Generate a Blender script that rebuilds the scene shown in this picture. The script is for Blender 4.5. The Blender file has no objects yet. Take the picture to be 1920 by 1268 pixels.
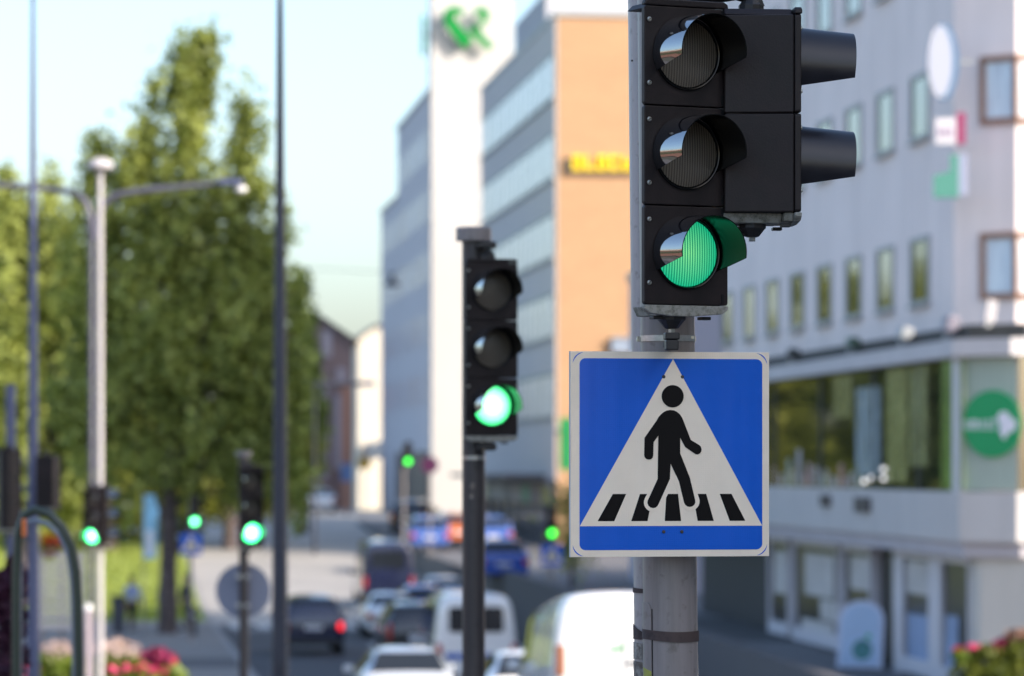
import bpy, bmesh, math, random
import numpy as np
from mathutils import Vector, Matrix

random.seed(7)
rng = np.random.default_rng(7)
PI = math.pi
R = math.radians
scene = bpy.context.scene
col = scene.collection

# ------------------------------------------------------------------ camera, world, sun, exposure
F = 6945.0                      # focal length in pixels of a 1920 px wide frame
TH = math.atan(740 / F)         # the street runs along +Y; the lens looks a little to the right of it
FWD = Vector((math.sin(TH), math.cos(TH), 0))
RGT = Vector((math.cos(TH), -math.sin(TH), 0))
UP = Vector((0, 0, 1))

cam_d = bpy.data.cameras.new("camera")
cam = bpy.data.objects.new("camera", cam_d)
col.objects.link(cam)
cam.rotation_euler = (PI / 2, 0, -TH)
cam_d.sensor_width = 23.5
cam_d.lens = 85.0
cam_d.shift_y = (875 - 634) / 1920
cam_d.clip_start = 0.5
cam_d.clip_end = 6000
cam_d.dof.use_dof = True
cam_d.dof.focus_distance = 11.45
cam_d.dof.aperture_fstop = 2.15
scene.camera = cam

SUN_AZ, SUN_EL = 130.0, 28.0    # degrees clockwise from the street direction, and above the horizon
w = bpy.data.worlds.new("World")
scene.world = w
w.use_nodes = True
nt = w.node_tree
bg = nt.nodes["Background"]
sky = nt.nodes.new("ShaderNodeTexSky")
sky.sky_type = 'NISHITA'
sky.sun_disc = False
sky.sun_elevation = R(SUN_EL)
sky.sun_rotation = R(SUN_AZ)
sky.air_density = 1.0
sky.dust_density = 2.55
sky.altitude = 0
sky.ozone_density = 2.6
bg.inputs[1].default_value = 0.15
nt.links.new(sky.outputs[0], bg.inputs[0])

sd = bpy.data.lights.new("sun", 'SUN')
sd.energy = 2.55
sd.angle = R(0.5)
sd.color = (1.0, 0.90, 0.78)
sun = bpy.data.objects.new("sun", sd)
col.objects.link(sun)
S = Vector((math.sin(R(SUN_AZ)) * math.cos(R(SUN_EL)), math.cos(R(SUN_AZ)) * math.cos(R(SUN_EL)), math.sin(R(SUN_EL))))
sun.rotation_euler = S.to_track_quat('Z', 'Y').to_euler()
sun.location = (30, -30, 60)

scene.view_settings.view_transform = 'Standard'
scene.view_settings.look = 'None'
scene.view_settings.gamma = 1
scene.view_settings.exposure = 1.26
scene.render.engine = 'CYCLES'
scene.cycles.use_denoising = True
scene.cycles.max_bounces = 7
scene.cycles.diffuse_bounces = 3
scene.cycles.glossy_bounces = 4
scene.cycles.transmission_bounces = 4
scene.cycles.sample_clamp_indirect = 8.0


def P(px, py, d):
    """world point seen at pixel px, py of the photograph at depth d metres"""
    return FWD * d + RGT * ((px - 960) / F * d) + UP * ((875 - py) / F * d)


def interp(tab):
    xs = [a for a, b in tab]; ys = [b for a, b in tab]
    def f(y):
        return float(np.interp([y - 6, y - 3, y, y + 3, y + 6], xs, ys).mean())
    return f


road_z = interp([(-60, -1.6), (0, -1.65), (11.5, -1.75), (20, -2.1), (32, -2.6), (43, -3.1), (49, -3.7), (58, -4.35), (69, -4.9), (95, -5.3),
                 (121, -5.5), (140, -5.45), (160, -4.6), (180, -3.75), (205, -2.95), (225, -2.72), (245, -2.85), (300, -4.2), (420, -8), (900, -14), (3000, -20)])
terrace_z = interp([(40, -4.3), (60, -4.2), (80, -4.05), (110, -3.9), (131, -3.8), (140, -3.75), (165, -3.6), (205, -2.85), (225, -2.6), (300, -4.0)])


def G(px, d):
    p = P(px, 875, d)
    p.z = terrace_z(p.y) if p.x > 12.5 and p.y > 52 else road_z(p.y)
    return p


# ------------------------------------------------------------------ materials
class NT:
    def __init__(s, name):
        s.m = bpy.data.materials.new(name)
        s.m.use_nodes = True
        s.t = s.m.node_tree
        s.b = s.t.nodes["Principled BSDF"]
        s.out = s.t.nodes["Material Output"]

    def n(s, kind, **kw):
        nd = s.t.nodes.new(kind)
        for k, v in kw.items():
            if k.startswith('i_'):
                nd.inputs[k[2:].replace('_', ' ')].default_value = v
            else:
                setattr(nd, k, v)
        return nd

    def l(s, a, b):
        s.t.links.new(a, b)

    def math(s, op, a, b=None, c=None):
        nd = s.t.nodes.new("ShaderNodeMath"); nd.operation = op
        for i, v in enumerate((a, b, c)):
            if v is None: continue
            if isinstance(v, (int, float)): nd.inputs[i].default_value = v
            else: s.l(v, nd.inputs[i])
        return nd.outputs[0]

    def mix(s, fac, a, b, blend='MIX'):
        nd = s.t.nodes.new("ShaderNodeMix"); nd.data_type = 'RGBA'; nd.blend_type = blend
        if isinstance(fac, (int, float)): nd.inputs[0].default_value = fac
        else: s.l(fac, nd.inputs[0])
        for i, v in ((6, a), (7, b)):
            if isinstance(v, tuple): nd.inputs[i].default_value = (*v[:3], 1)
            else: s.l(v, nd.inputs[i])
        return nd.outputs[2]

    def ramp(s, fac, stops):
        nd = s.t.nodes.new("ShaderNodeValToRGB")
        e = nd.color_ramp.elements
        while len(e) < len(stops): e.new(0.5)
        for k, (p, c) in enumerate(stops):
            e[k].position = p; e[k].color = (*c, 1) if len(c) == 3 else c
        s.l(fac, nd.inputs[0])
        return nd.outputs[0]


def mat(name, c, rough=0.6, metal=0.0, var=0.0, scale=3.0, bump=0.0, bscale=40.0, spec=0.5, coat=0.0, stretch=None, emit=None):
    t = NT(name); b = t.b
    b.inputs["Base Color"].default_value = (*c, 1)
    b.inputs["Roughness"].default_value = rough
    b.inputs["Metallic"].default_value = metal
    b.inputs["Specular IOR Level"].default_value = spec
    b.inputs["Coat Weight"].default_value = coat
    b.inputs["Coat Roughness"].default_value = 0.06
    if var or bump:
        tc = t.n("ShaderNodeTexCoord")
        vec = tc.outputs["Object"]
        if stretch:
            mp = t.n("ShaderNodeMapping"); mp.inputs["Scale"].default_value = stretch
            t.l(vec, mp.inputs[0]); vec = mp.outputs[0]
    if var:
        nz = t.n("ShaderNodeTexNoise"); nz.inputs["Scale"].default_value = scale; nz.inputs["Detail"].default_value = 6; nz.inputs["Roughness"].default_value = 0.65
        t.l(vec, nz.inputs["Vector"])
        lo = tuple(x * (1 - var) for x in c); hi = tuple(min(1, x * (1 + var)) for x in c)
        t.l(t.ramp(nz.outputs["Fac"], [(0.3, lo), (0.7, hi)]), b.inputs["Base Color"])
        r2 = t.math('MULTIPLY_ADD', nz.outputs["Fac"], 0.25, max(0.02, rough - 0.125))
        t.l(r2, b.inputs["Roughness"])
    if bump:
        nb = t.n("ShaderNodeTexNoise"); nb.inputs["Scale"].default_value = bscale; nb.inputs["Detail"].default_value = 4
        t.l(vec, nb.inputs["Vector"])
        bp = t.n("ShaderNodeBump"); bp.inputs["Strength"].default_value = bump; bp.inputs["Distance"].default_value = 0.02
        t.l(nb.outputs["Fac"], bp.inputs["Height"]); t.l(bp.outputs[0], b.inputs["Normal"])
    if emit:
        b.inputs["Emission Color"].default_value = (*emit[0], 1)
        b.inputs["Emission Strength"].default_value = emit[1]
    return t.m


def lens_mat(name, lit, centre, edge, gain):
    """ribbed signal lens: columns of small prisms; lit ones glow"""
    t = NT(name)
    tc = t.n("ShaderNodeTexCoord")
    sp = t.n("ShaderNodeSeparateXYZ"); t.l(tc.outputs["Object"], sp.inputs[0])
    x, z = sp.outputs[0], sp.outputs[2]
    p = 0.0088
    u = t.math('MULTIPLY', x, 2 * PI / p)
    col_ = t.math('MULTIPLY_ADD', t.math('COSINE', u), 0.5, 0.5)
    half = t.math('MULTIPLY', t.math('GREATER_THAN', t.math('SINE', t.math('MULTIPLY', u, 0.5)), 0.0), PI)
    v = t.math('ADD', t.math('MULTIPLY', z, 2 * PI / 0.0064), half)
    dot = t.math('MULTIPLY_ADD', t.math('COSINE', v), 0.5, 0.5)
    pat = t.math('MULTIPLY', t.math('POWER', col_, 1.4), t.math('MULTIPLY_ADD', dot, 0.35, 0.65))
    r2 = t.math('ADD', t.math('MULTIPLY', x, x), t.math('MULTIPLY', z, z))
    rad = t.math('MULTIPLY', t.math('SQRT', r2), 1 / 0.104)
    bp = t.n("ShaderNodeBump"); bp.inputs["Strength"].default_value = 0.35; bp.inputs["Distance"].default_value = 0.002
    t.l(pat, bp.inputs["Height"]); t.l(bp.outputs[0], t.b.inputs["Normal"])
    t.b.inputs["Roughness"].default_value = 0.22
    t.b.inputs["Coat Weight"].default_value = 0.15
    t.b.inputs["Coat Roughness"].default_value = 0.08
    if lit:
        cc = t.ramp(rad, [(0.0, centre), (0.42, tuple((a + b) / 2 for a, b in zip(centre, edge))), (1.0, edge)])
        c2 = t.mix(pat, (edge[0] * 0.1, edge[1] * 0.36, edge[2] * 0.34), cc)
        t.b.inputs["Base Color"].default_value = (0.01, 0.16, 0.08, 1)
        t.l(c2, t.b.inputs["Emission Color"])
        t.b.inputs["Emission Strength"].default_value = gain
    else:
        t.l(t.mix(pat, tuple(a * 0.55 for a in edge), centre), t.b.inputs["Base Color"])
    return t.m


def brick_mat(name, c1, c2, mortar, bw, bh, var=0.1):
    t = NT(name)
    tc = t.n("ShaderNodeTexCoord")
    sp = t.n("ShaderNodeSeparateXYZ"); t.l(tc.outputs["Object"], sp.inputs[0])
    cb = t.n("ShaderNodeCombineXYZ")
    t.l(t.math('ADD', sp.outputs[0], sp.outputs[1]), cb.inputs[0]); t.l(sp.outputs[2], cb.inputs[1])
    br = t.n("ShaderNodeTexBrick")
    br.inputs["Color1"].default_value = (*c1, 1); br.inputs["Color2"].default_value = (*c2, 1); br.inputs["Mortar"].default_value = (*mortar, 1)
    br.inputs["Scale"].default_value = 1.0; br.inputs["Brick Width"].default_value = bw; br.inputs["Row Height"].default_value = bh
    br.inputs["Mortar Size"].default_value = bh * 0.08
    t.l(cb.outputs[0], br.inputs["Vector"])
    nz = t.n("ShaderNodeTexNoise"); nz.inputs["Scale"].default_value = 0.35; nz.inputs["Detail"].default_value = 5
    mp = t.n("ShaderNodeMapping"); mp.inputs["Scale"].default_value = (1, 1, 2.5)
    t.l(tc.outputs["Object"], mp.inputs[0]); t.l(mp.outputs[0], nz.inputs["Vector"])
    k = t.ramp(nz.outputs["Fac"], [(0.3, (1 - var,) * 3), (0.7, (1, 1, 1))])
    t.l(t.mix(1.0, br.outputs["Color"], k, 'MULTIPLY'), t.b.inputs["Base Color"])
    t.b.inputs["Roughness"].default_value = 0.85
    return t.m


def wall_mat(name, c, var=0.06, streak=0.05, rough=0.8):
    """rendered wall: broad mottling and faint rain streaks"""
    t = NT(name)
    tc = t.n("ShaderNodeTexCoord")
    n1 = t.n("ShaderNodeTexNoise"); n1.inputs["Scale"].default_value = 0.6; n1.inputs["Detail"].default_value = 6
    t.l(tc.outputs["Object"], n1.inputs["Vector"])
    mp = t.n("ShaderNodeMapping"); mp.inputs["Scale"].default_value = (2.5, 2.5, 0.12)
    t.l(tc.outputs["Object"], mp.inputs[0])
    n2 = t.n("ShaderNodeTexNoise"); n2.inputs["Scale"].default_value = 1.0; n2.inputs["Detail"].default_value = 5
    t.l(mp.outputs[0], n2.inputs["Vector"])
    a = t.ramp(n1.outputs["Fac"], [(0.3, tuple(x * (1 - var) for x in c)), (0.7, c)])
    b = t.ramp(n2.outputs["Fac"], [(0.35, (1 - streak,) * 3), (0.6, (1, 1, 1))])
    t.l(t.mix(1.0, a, b, 'MULTIPLY'), t.b.inputs["Base Color"])
    t.b.inputs["Roughness"].default_value = rough
    return t.m


def leaf_mat(name, dark, light, trans=0.35):
    t = NT(name)
    g = t.n("ShaderNodeNewGeometry")
    tc = t.n("ShaderNodeTexCoord")
    nz = t.n("ShaderNodeTexNoise"); nz.inputs["Scale"].default_value = 0.55; nz.inputs["Detail"].default_value = 3
    t.l(tc.outputs["Object"], nz.inputs["Vector"])
    f = t.math('MULTIPLY_ADD', g.outputs["Random Per Island"], 0.55, t.math('MULTIPLY_ADD', nz.outputs["Fac"], 0.9, -0.2))
    c = t.ramp(f, [(0.1, dark), (0.9, light)])
    t.b.inputs["Roughness"].default_value = 0.5
    t.b.inputs["Specular IOR Level"].default_value = 0.3
    t.l(c, t.b.inputs["Base Color"])
    tr = t.n("ShaderNodeBsdfTranslucent"); t.l(t.mix(1.0, c, (1.0, 1.0, 0.5), 'MULTIPLY'), tr.inputs[0])
    mx = t.n("ShaderNodeMixShader"); mx.inputs[0].default_value = trans
    t.l(t.b.outputs[0], mx.inputs[1]); t.l(tr.outputs[0], mx.inputs[2]); t.l(mx.outputs[0], t.out.inputs[0])
    return t.m


def glass_mat(name, c, rough=0.03, ior=1.9):
    t = NT(name)
    t.b.inputs["Base Color"].default_value = (*c, 1)
    t.b.inputs["Roughness"].default_value = rough
    t.b.inputs["IOR"].default_value = ior
    t.b.inputs["Specular IOR Level"].default_value = 0.5
    tc = t.n("ShaderNodeTexCoord")
    nz = t.n("ShaderNodeTexNoise"); nz.inputs["Scale"].default_value = 0.8
    t.l(tc.outputs["Object"], nz.inputs["Vector"])
    bp = t.n("ShaderNodeBump"); bp.inputs["Strength"].default_value = 0.04; bp.inputs["Distance"].default_value = 0.05
    t.l(nz.outputs["Fac"], bp.inputs["Height"]); t.l(bp.outputs[0], t.b.inputs["Normal"])
    return t.m


def sign_film(name, c, rough=0.28):
    """retroreflective sheeting on a slightly warped plate: honeycomb cells and long soft ripples"""
    t = NT(name)
    tc = t.n("ShaderNodeTexCoord")
    mp = t.n("ShaderNodeMapping"); mp.inputs["Scale"].default_value = (7.0, 7.0, 0.35)
    t.l(tc.outputs["Object"], mp.inputs[0])
    n1 = t.n("ShaderNodeTexNoise"); n1.inputs["Scale"].default_value = 1.0; n1.inputs["Detail"].default_value = 2
    t.l(mp.outputs[0], n1.inputs["Vector"])
    b1 = t.n("ShaderNodeBump"); b1.inputs["Strength"].default_value = 0.9; b1.inputs["Distance"].default_value = 0.02
    t.l(n1.outputs["Fac"], b1.inputs["Height"])
    vo = t.n("ShaderNodeTexVoronoi"); vo.inputs["Scale"].default_value = 170.0; vo.inputs["Randomness"].default_value = 0.15
    t.l(tc.outputs["Object"], vo.inputs["Vector"])
    b2 = t.n("ShaderNodeBump"); b2.inputs["Strength"].default_value = 0.3; b2.inputs["Distance"].default_value = 0.003
    t.l(vo.outputs["Distance"], b2.inputs["Height"]); t.l(b1.outputs[0], b2.inputs["Normal"])
    t.l(b2.outputs[0], t.b.inputs["Normal"])
    n3 = t.n("ShaderNodeTexNoise"); n3.inputs["Scale"].default_value = 9.0; n3.inputs["Detail"].default_value = 8
    t.l(tc.outputs["Object"], n3.inputs["Vector"])
    k = t.ramp(n3.outputs["Fac"], [(0.25, tuple(x * 0.95 for x in c)), (0.6, c)])
    t.l(k, t.b.inputs["Base Color"])
    t.b.inputs["Roughness"].default_value = rough
    t.b.inputs["Specular IOR Level"].default_value = 0.16
    t.b.inputs["Coat Weight"].default_value = 0.5
    t.b.inputs["Coat Roughness"].default_value = 0.07
    return t.m


def pole_mat(name, c, c2):
    """painted steel: streaky grime"""
    t = NT(name)
    tc = t.n("ShaderNodeTexCoord")
    mp = t.n("ShaderNodeMapping"); mp.inputs["Scale"].default_value = (14, 14, 0.9)
    t.l(tc.outputs["Object"], mp.inputs[0])
    n1 = t.n("ShaderNodeTexNoise"); n1.inputs["Scale"].default_value = 1.0; n1.inputs["Detail"].default_value = 7; n1.inputs["Roughness"].default_value = 0.7
    t.l(mp.outputs[0], n1.inputs["Vector"])
    n2 = t.n("ShaderNodeTexNoise"); n2.inputs["Scale"].default_value = 26.0; n2.inputs["Detail"].default_value = 6
    t.l(tc.outputs["Object"], n2.inputs["Vector"])
    a = t.ramp(n1.outputs["Fac"], [(0.36, c2), (0.58, c)])
    b = t.ramp(n2.outputs["Fac"], [(0.30, (0.72, 0.70, 0.66)), (0.42, (1, 1, 1))])
    t.l(t.mix(1.0, a, b, 'MULTIPLY'), t.b.inputs["Base Color"])
    t.b.inputs["Roughness"].default_value = 0.42
    bp = t.n("ShaderNodeBump"); bp.inputs["Strength"].default_value = 0.12; bp.inputs["Distance"].default_value = 0.002
    t.l(n2.outputs["Fac"], bp.inputs["Height"]); t.l(bp.outputs[0], t.b.inputs["Normal"])
    return t.m


def weathered(name, c, dark, thr=0.45, scale=22):
    t = NT(name)
    tc = t.n("ShaderNodeTexCoord")
    n = t.n("ShaderNodeTexNoise"); n.inputs["Scale"].default_value = scale; n.inputs["Detail"].default_value = 9; n.inputs["Roughness"].default_value = 0.75
    t.l(tc.outputs["Object"], n.inputs["Vector"])
    t.l(t.ramp(n.outputs["Fac"], [(thr - 0.1, dark), (thr + 0.1, c)]), t.b.inputs["Base Color"])
    t.b.inputs["Roughness"].default_value = 0.8
    bp = t.n("ShaderNodeBump"); bp.inputs["Strength"].default_value = 0.5; bp.inputs["Distance"].default_value = 0.003
    t.l(n.outputs["Fac"], bp.inputs["Height"]); t.l(bp.outputs[0], t.b.inputs["Normal"])
    return t.m


def ground_mat(name, c, c2, scale=0.5, fine=8.0, rough=0.9):
    t = NT(name)
    tc = t.n("ShaderNodeTexCoord")
    n1 = t.n("ShaderNodeTexNoise"); n1.inputs["Scale"].default_value = scale; n1.inputs["Detail"].default_value = 8
    n2 = t.n("ShaderNodeTexNoise"); n2.inputs["Scale"].default_value = fine; n2.inputs["Detail"].default_value = 6
    t.l(tc.outputs["Object"], n1.inputs["Vector"]); t.l(tc.outputs["Object"], n2.inputs["Vector"])
    f = t.math('MULTIPLY_ADD', n2.outputs["Fac"], 0.45, t.math('MULTIPLY', n1.outputs["Fac"], 0.6))
    t.l(t.ramp(f, [(0.38, c2), (0.66, c)]), t.b.inputs["Base Color"])
    t.b.inputs["Roughness"].default_value = rough
    return t.m


M = {}
M['housing'] = mat('signal_black', (0.013, 0.0085, 0.0085), 0.5, var=0.45, scale=7, spec=0.3, bump=0.05, bscale=160)
M['visor_out'] = mat('visor_gloss_black', (0.010, 0.010, 0.012), 0.05, spec=1.0, coat=1.0)
M['visor_out'].node_tree.nodes['Principled BSDF'].inputs['Coat IOR'].default_value = 2.2
M['visor_matt'] = mat('visor_satin_black', (0.013, 0.012, 0.016), 0.36, var=0.15, scale=14)
M['visor_in'] = mat('visor_inner_black', (0.004, 0.004, 0.004), 0.17, spec=0.22)
M['gap'] = mat('seam_black', (0.004, 0.004, 0.004), 0.9)
M['cap'] = weathered('cap_weathered_grey', (0.30, 0.29, 0.25), (0.09, 0.085, 0.06), 0.43, 34)
M['screw'] = mat('screw_zinc', (0.42, 0.41, 0.36), 0.4, 0.8)
M['rubber'] = mat('bracket_black', (0.015, 0.013, 0.012), 0.5, var=0.3, scale=20)
M['steel'] = mat('galvanised_steel', (0.46, 0.45, 0.43), 0.35, 0.85, var=0.25, scale=25)
M['lens_off'] = lens_mat('lens_unlit', False, (0.165, 0.14, 0.108), (0.115, 0.095, 0.072), 0)
M['lens_green'] = lens_mat('lens_green_lit', True, (0.34, 1.0, 0.36), (0.008, 0.55, 0.27), 0.50)
M['lens_green_bright'] = lens_mat('lens_green_bright', True, (1.3, 2.0, 1.6), (0.02, 0.62, 0.16), 2.0)
M['lens_green_far'] = lens_mat('lens_green_far', True, (0.8, 1.8, 1.1), (0.0, 0.95, 0.22), 5.5)
M['lens_green_yellowish'] = lens_mat('lens_green_yellowish', True, (0.18, 1.3, 0.14), (0.05, 1.1, 0.06), 3.2)
M['pole'] = pole_mat('pole_grey_paint', (0.27, 0.235, 0.225), (0.20, 0.175, 0.165))
M['pole_light'] = pole_mat('pole_pale_grey_paint', (0.46, 0.415, 0.405), (0.34, 0.305, 0.295))
M['pole_dark'] = pole_mat('pole_dark_paint', (0.055, 0.046, 0.046), (0.035, 0.029, 0.029))
M['mast'] = mat('mast_dark_blue_grey', (0.035, 0.038, 0.055), 0.45, var=0.2, scale=2)
M['mast_blue'] = mat('mast_blue_grey', (0.075, 0.09, 0.17), 0.45, var=0.15, scale=2)
M['white_paint'] = mat('white_paint', (0.78, 0.76, 0.74), 0.45, var=0.06, scale=3)
M['lamp_grey'] = mat('lamp_arm_grey', (0.09, 0.088, 0.12), 0.4, var=0.08, scale=3)
M['tape'] = weathered('brown_tape', (0.075, 0.05, 0.045), (0.03, 0.02, 0.02), 0.4, 12)
M['paper'] = weathered('torn_paper', (0.40, 0.37, 0.32), (0.14, 0.11, 0.09), 0.52, 30)
M['sticker'] = mat('sticker_olive', (0.36, 0.36, 0.06), 0.6, var=0.2, scale=40)
M['sign_white'] = sign_film('sign_white_film', (0.97, 0.82, 0.64), 0.45)
M['sign_blue'] = sign_film('sign_blue_film', (0.0, 0.11, 0.60), 0.4)
M['sign_black'] = mat('sign_black_film', (0.006, 0.005, 0.005), 0.45, spec=0.12)
M['sign_back'] = mat('sign_back_alu', (0.40, 0.42, 0.46), 0.5, 0.3, var=0.08)
M['sign_back_blue'] = mat('sign_back_paint', (0.22, 0.235, 0.30), 0.55, 0.1, var=0.08)


# ------------------------------------------------------------------ mesh builder
class MB:
    def __init__(s, X=None):
        s.v = []; s.f = []; s.mi = []; s.X = X or Matrix.Identity(4)

    def add(s, vs, fs, mi=0, X=None):
        k = len(s.v); T = s.X @ X if X else s.X
        s.v += [tuple(T @ Vector(p)) for p in vs]
        s.f += [tuple(i + k for i in f) for f in fs]; s.mi += [mi] * len(fs)
        return s

    def box(s, c, d, mi=0, X=None):
        x, y, z = c; a, b, h = d[0] / 2, d[1] / 2, d[2] / 2
        vs = [(x - a, y - b, z - h), (x + a, y - b, z - h), (x + a, y + b, z - h), (x - a, y + b, z - h),
              (x - a, y - b, z + h), (x + a, y - b, z + h), (x + a, y + b, z + h), (x - a, y + b, z + h)]
        return s.add(vs, [(0, 3, 2, 1), (4, 5, 6, 7), (0, 1, 5, 4), (1, 2, 6, 5), (2, 3, 7, 6), (3, 0, 4, 7)], mi, X)

    def bounds(s, x0, x1, y0, y1, z0, z1, mi=0):
        return s.box(((x0 + x1) / 2, (y0 + y1) / 2, (z0 + z1) / 2), (abs(x1 - x0), abs(y1 - y0), abs(z1 - z0)), mi)

    def prism(s, poly, a0, a1, plane='xy', mi=0, X=None):
        """poly extruded from a0 to a1 along the axis missing in plane"""
        n = len(poly)
        def pt(p, a):
            return {'xy': (p[0], p[1], a), 'xz': (p[0], a, p[1]), 'yz': (a, p[0], p[1])}[plane]
        vs = [pt(p, a0) for p in poly] + [pt(p, a1) for p in poly]
        fs = [tuple(range(n)), tuple(range(2 * n - 1, n - 1, -1))] + [(i, (i + 1) % n, n + (i + 1) % n, n + i) for i in range(n)]
        return s.add(vs, fs, mi, X)

    def tube(s, path, r, n=16, caps=True, mi=0, X=None):
        pts = [Vector(p) for p in path]
        rs = r if isinstance(r, (list, tuple)) else [r] * len(pts)
        vs = []; fs = []
        t0 = (pts[1] - pts[0]).normalized()
        a = t0.orthogonal().normalized()
        for i, p in enumerate(pts):
            t = (pts[min(i + 1, len(pts) - 1)] - pts[max(i - 1, 0)]).normalized()
            a = (a - t * a.dot(t)).normalized(); b = t.cross(a)
            for k in range(n):
                q = p + (a * math.cos(2 * PI * k / n) + b * math.sin(2 * PI * k / n)) * rs[i]
                vs.append(tuple(q))
        for i in range(len(pts) - 1):
            for k in range(n):
                fs.append((i * n + k, i * n + (k + 1) % n, (i + 1) * n + (k + 1) % n, (i + 1) * n + k))
        if caps:
            fs.append(tuple(range(n - 1, -1, -1))); fs.append(tuple(range((len(pts) - 1) * n, len(pts) * n)))
        return s.add(vs, fs, mi, X)

    def lathe(s, prof, n=32, axis='z', mi=0, X=None, cap=True):
        vs = []; fs = []
        for r, h in prof:
            for k in range(n):
                c, q = r * math.cos(2 * PI * k / n), r * math.sin(2 * PI * k / n)
                vs.append({'z': (c, q, h), 'y': (c, h, q), 'x': (h, c, q)}[axis])
        for i in range(len(prof) - 1):
            for k in range(n):
                fs.append((i * n + k, i * n + (k + 1) % n, (i + 1) * n + (k + 1) % n, (i + 1) * n + k))
        if cap:
            fs.append(tuple(range(n))); fs.append(tuple(range((len(prof) - 1) * n, len(prof) * n)))
        return s.add(vs, fs, mi, X)

    def build(s, name, m, parent=None, smooth=False, loc=None, bev=0, sub=0, rot=None):
        me = bpy.data.meshes.new(name)
        me.from_pydata(s.v, [], s.f)
        for mm in (m if isinstance(m, (list, tuple)) else [m]): me.materials.append(mm)
        if any(s.mi): me.polygons.foreach_set("material_index", s.mi)
        bm = bmesh.new(); bm.from_mesh(me)
        bmesh.ops.recalc_face_normals(bm, faces=bm.faces); bm.to_mesh(me); bm.free()
        if smooth:
            me.polygons.foreach_set("use_smooth", [True] * len(me.polygons))
            if smooth != 'all':
                me.set_sharp_from_angle(angle=R(38))
        me.update()
        o = bpy.data.objects.new(name, me); col.objects.link(o)
        if parent: o.parent = parent
        if loc is not None: o.location = loc
        if rot is not None: o.rotation_euler = rot
        if bev:
            bv = o.modifiers.new("bevel", 'BEVEL'); bv.width = bev; bv.segments = 2; bv.limit_method = 'ANGLE'; bv.angle_limit = R(40)
        if sub:
            sv = o.modifiers.new("subdivision", 'SUBSURF'); sv.levels = sub; sv.render_levels = sub
        return o


def tag(o, label, cat, group=None):
    o['label'] = label; o['category'] = cat
    if group: o['group'] = group
    return o


def thing(name, label, cat, loc=(0, 0, 0), rz=0.0, group=None):
    o = bpy.data.objects.new(name, None); col.objects.link(o)
    o.location = loc; o.rotation_euler = (0, 0, rz); o.empty_display_size = 0.2
    return tag(o, label, cat, group)


def struct(o):
    o['kind'] = 'structure'; return o


def stuff(o):
    o['kind'] = 'stuff'; return o


def copy_tree(o, parent=None):
    c = o.copy(); col.objects.link(c)
    if parent: c.parent = parent
    for ch in list(o.children): copy_tree(ch, c)
    return c


def rrect(w_, h_, r, n=6):
    pts = []
    for cx, cy, a in ((w_ / 2 - r, h_ / 2 - r, 0), (-w_ / 2 + r, h_ / 2 - r, 90), (-w_ / 2 + r, -h_ / 2 + r, 180), (w_ / 2 - r, -h_ / 2 + r, 270)):
        for k in range(n + 1):
            t = R(a + 90 * k / n); pts.append((cx + r * math.cos(t), cy + r * math.sin(t)))
    return pts


def circle(cx, cy, r, n=40):
    return [(cx + r * math.cos(2 * PI * k / n), cy + r * math.sin(2 * PI * k / n)) for k in range(n)]


# ------------------------------------------------------------------ ground, roads, pavements
def strip(name, m, xa, xb, y0, y1, dz=0.0, zf=road_z, step=2.0, thick=0.0, nx=2):
    """sheet (or kerb-thick slab) following the ground between xa(y) and xb(y)"""
    fa = xa if callable(xa) else (lambda y: xa)
    fb = xb if callable(xb) else (lambda y: xb)
    n = max(2, int((y1 - y0) / step) + 1)
    b = MB(); vs = []; fs = []
    for i in range(n):
        y = y0 + (y1 - y0) * i / (n - 1); z = zf(y) + dz
        for k in range(nx):
            vs.append((fa(y) + (fb(y) - fa(y)) * k / (nx - 1), y, z))
    for i in range(n - 1):
        for k in range(nx - 1):
            fs.append((i * nx + k, i * nx + k + 1, (i + 1) * nx + k + 1, (i + 1) * nx + k))
    b.add(vs, fs)
    if thick:
        for k in (0, nx - 1):
            vv = []; ff = []
            for i in range(n):
                p = vs[i * nx + k]; vv += [p, (p[0], p[1], p[2] - thick)]
            for i in range(n - 1):
                ff.append((2 * i, 2 * i + 1, 2 * i + 3, 2 * i + 2))
            b.add(vv, ff)
        for i in (0, n - 1):
            p, q = vs[i * nx], vs[i * nx + nx - 1]
            b.add([p, q, (q[0], q[1], q[2] - thick), (p[0], p[1], p[2] - thick)], [(0, 1, 2, 3)])
    return struct(b.build(name, m, smooth=True))


M['earth'] = ground_mat('ground_earth', (0.16, 0.15, 0.11), (0.10, 0.10, 0.07), 0.15, 3)
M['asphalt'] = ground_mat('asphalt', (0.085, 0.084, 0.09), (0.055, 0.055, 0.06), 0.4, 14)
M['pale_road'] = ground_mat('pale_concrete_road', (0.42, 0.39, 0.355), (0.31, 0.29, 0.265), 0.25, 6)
M['paving'] = brick_mat('paving_slabs', (0.17, 0.165, 0.165), (0.14, 0.135, 0.14), (0.07, 0.07, 0.07), 0.6, 0.4)
M['lawn'] = ground_mat('lawn_green', (0.30, 0.36, 0.07), (0.21, 0.27, 0.05), 0.3, 6)
M['kerb'] = ground_mat('kerb_granite', (0.33, 0.32, 0.31), (0.22, 0.21, 0.21), 1, 20)
M['line'] = ground_mat('road_line_paint', (0.62, 0.62, 0.60), (0.42, 0.42, 0.42), 2, 12)

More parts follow.
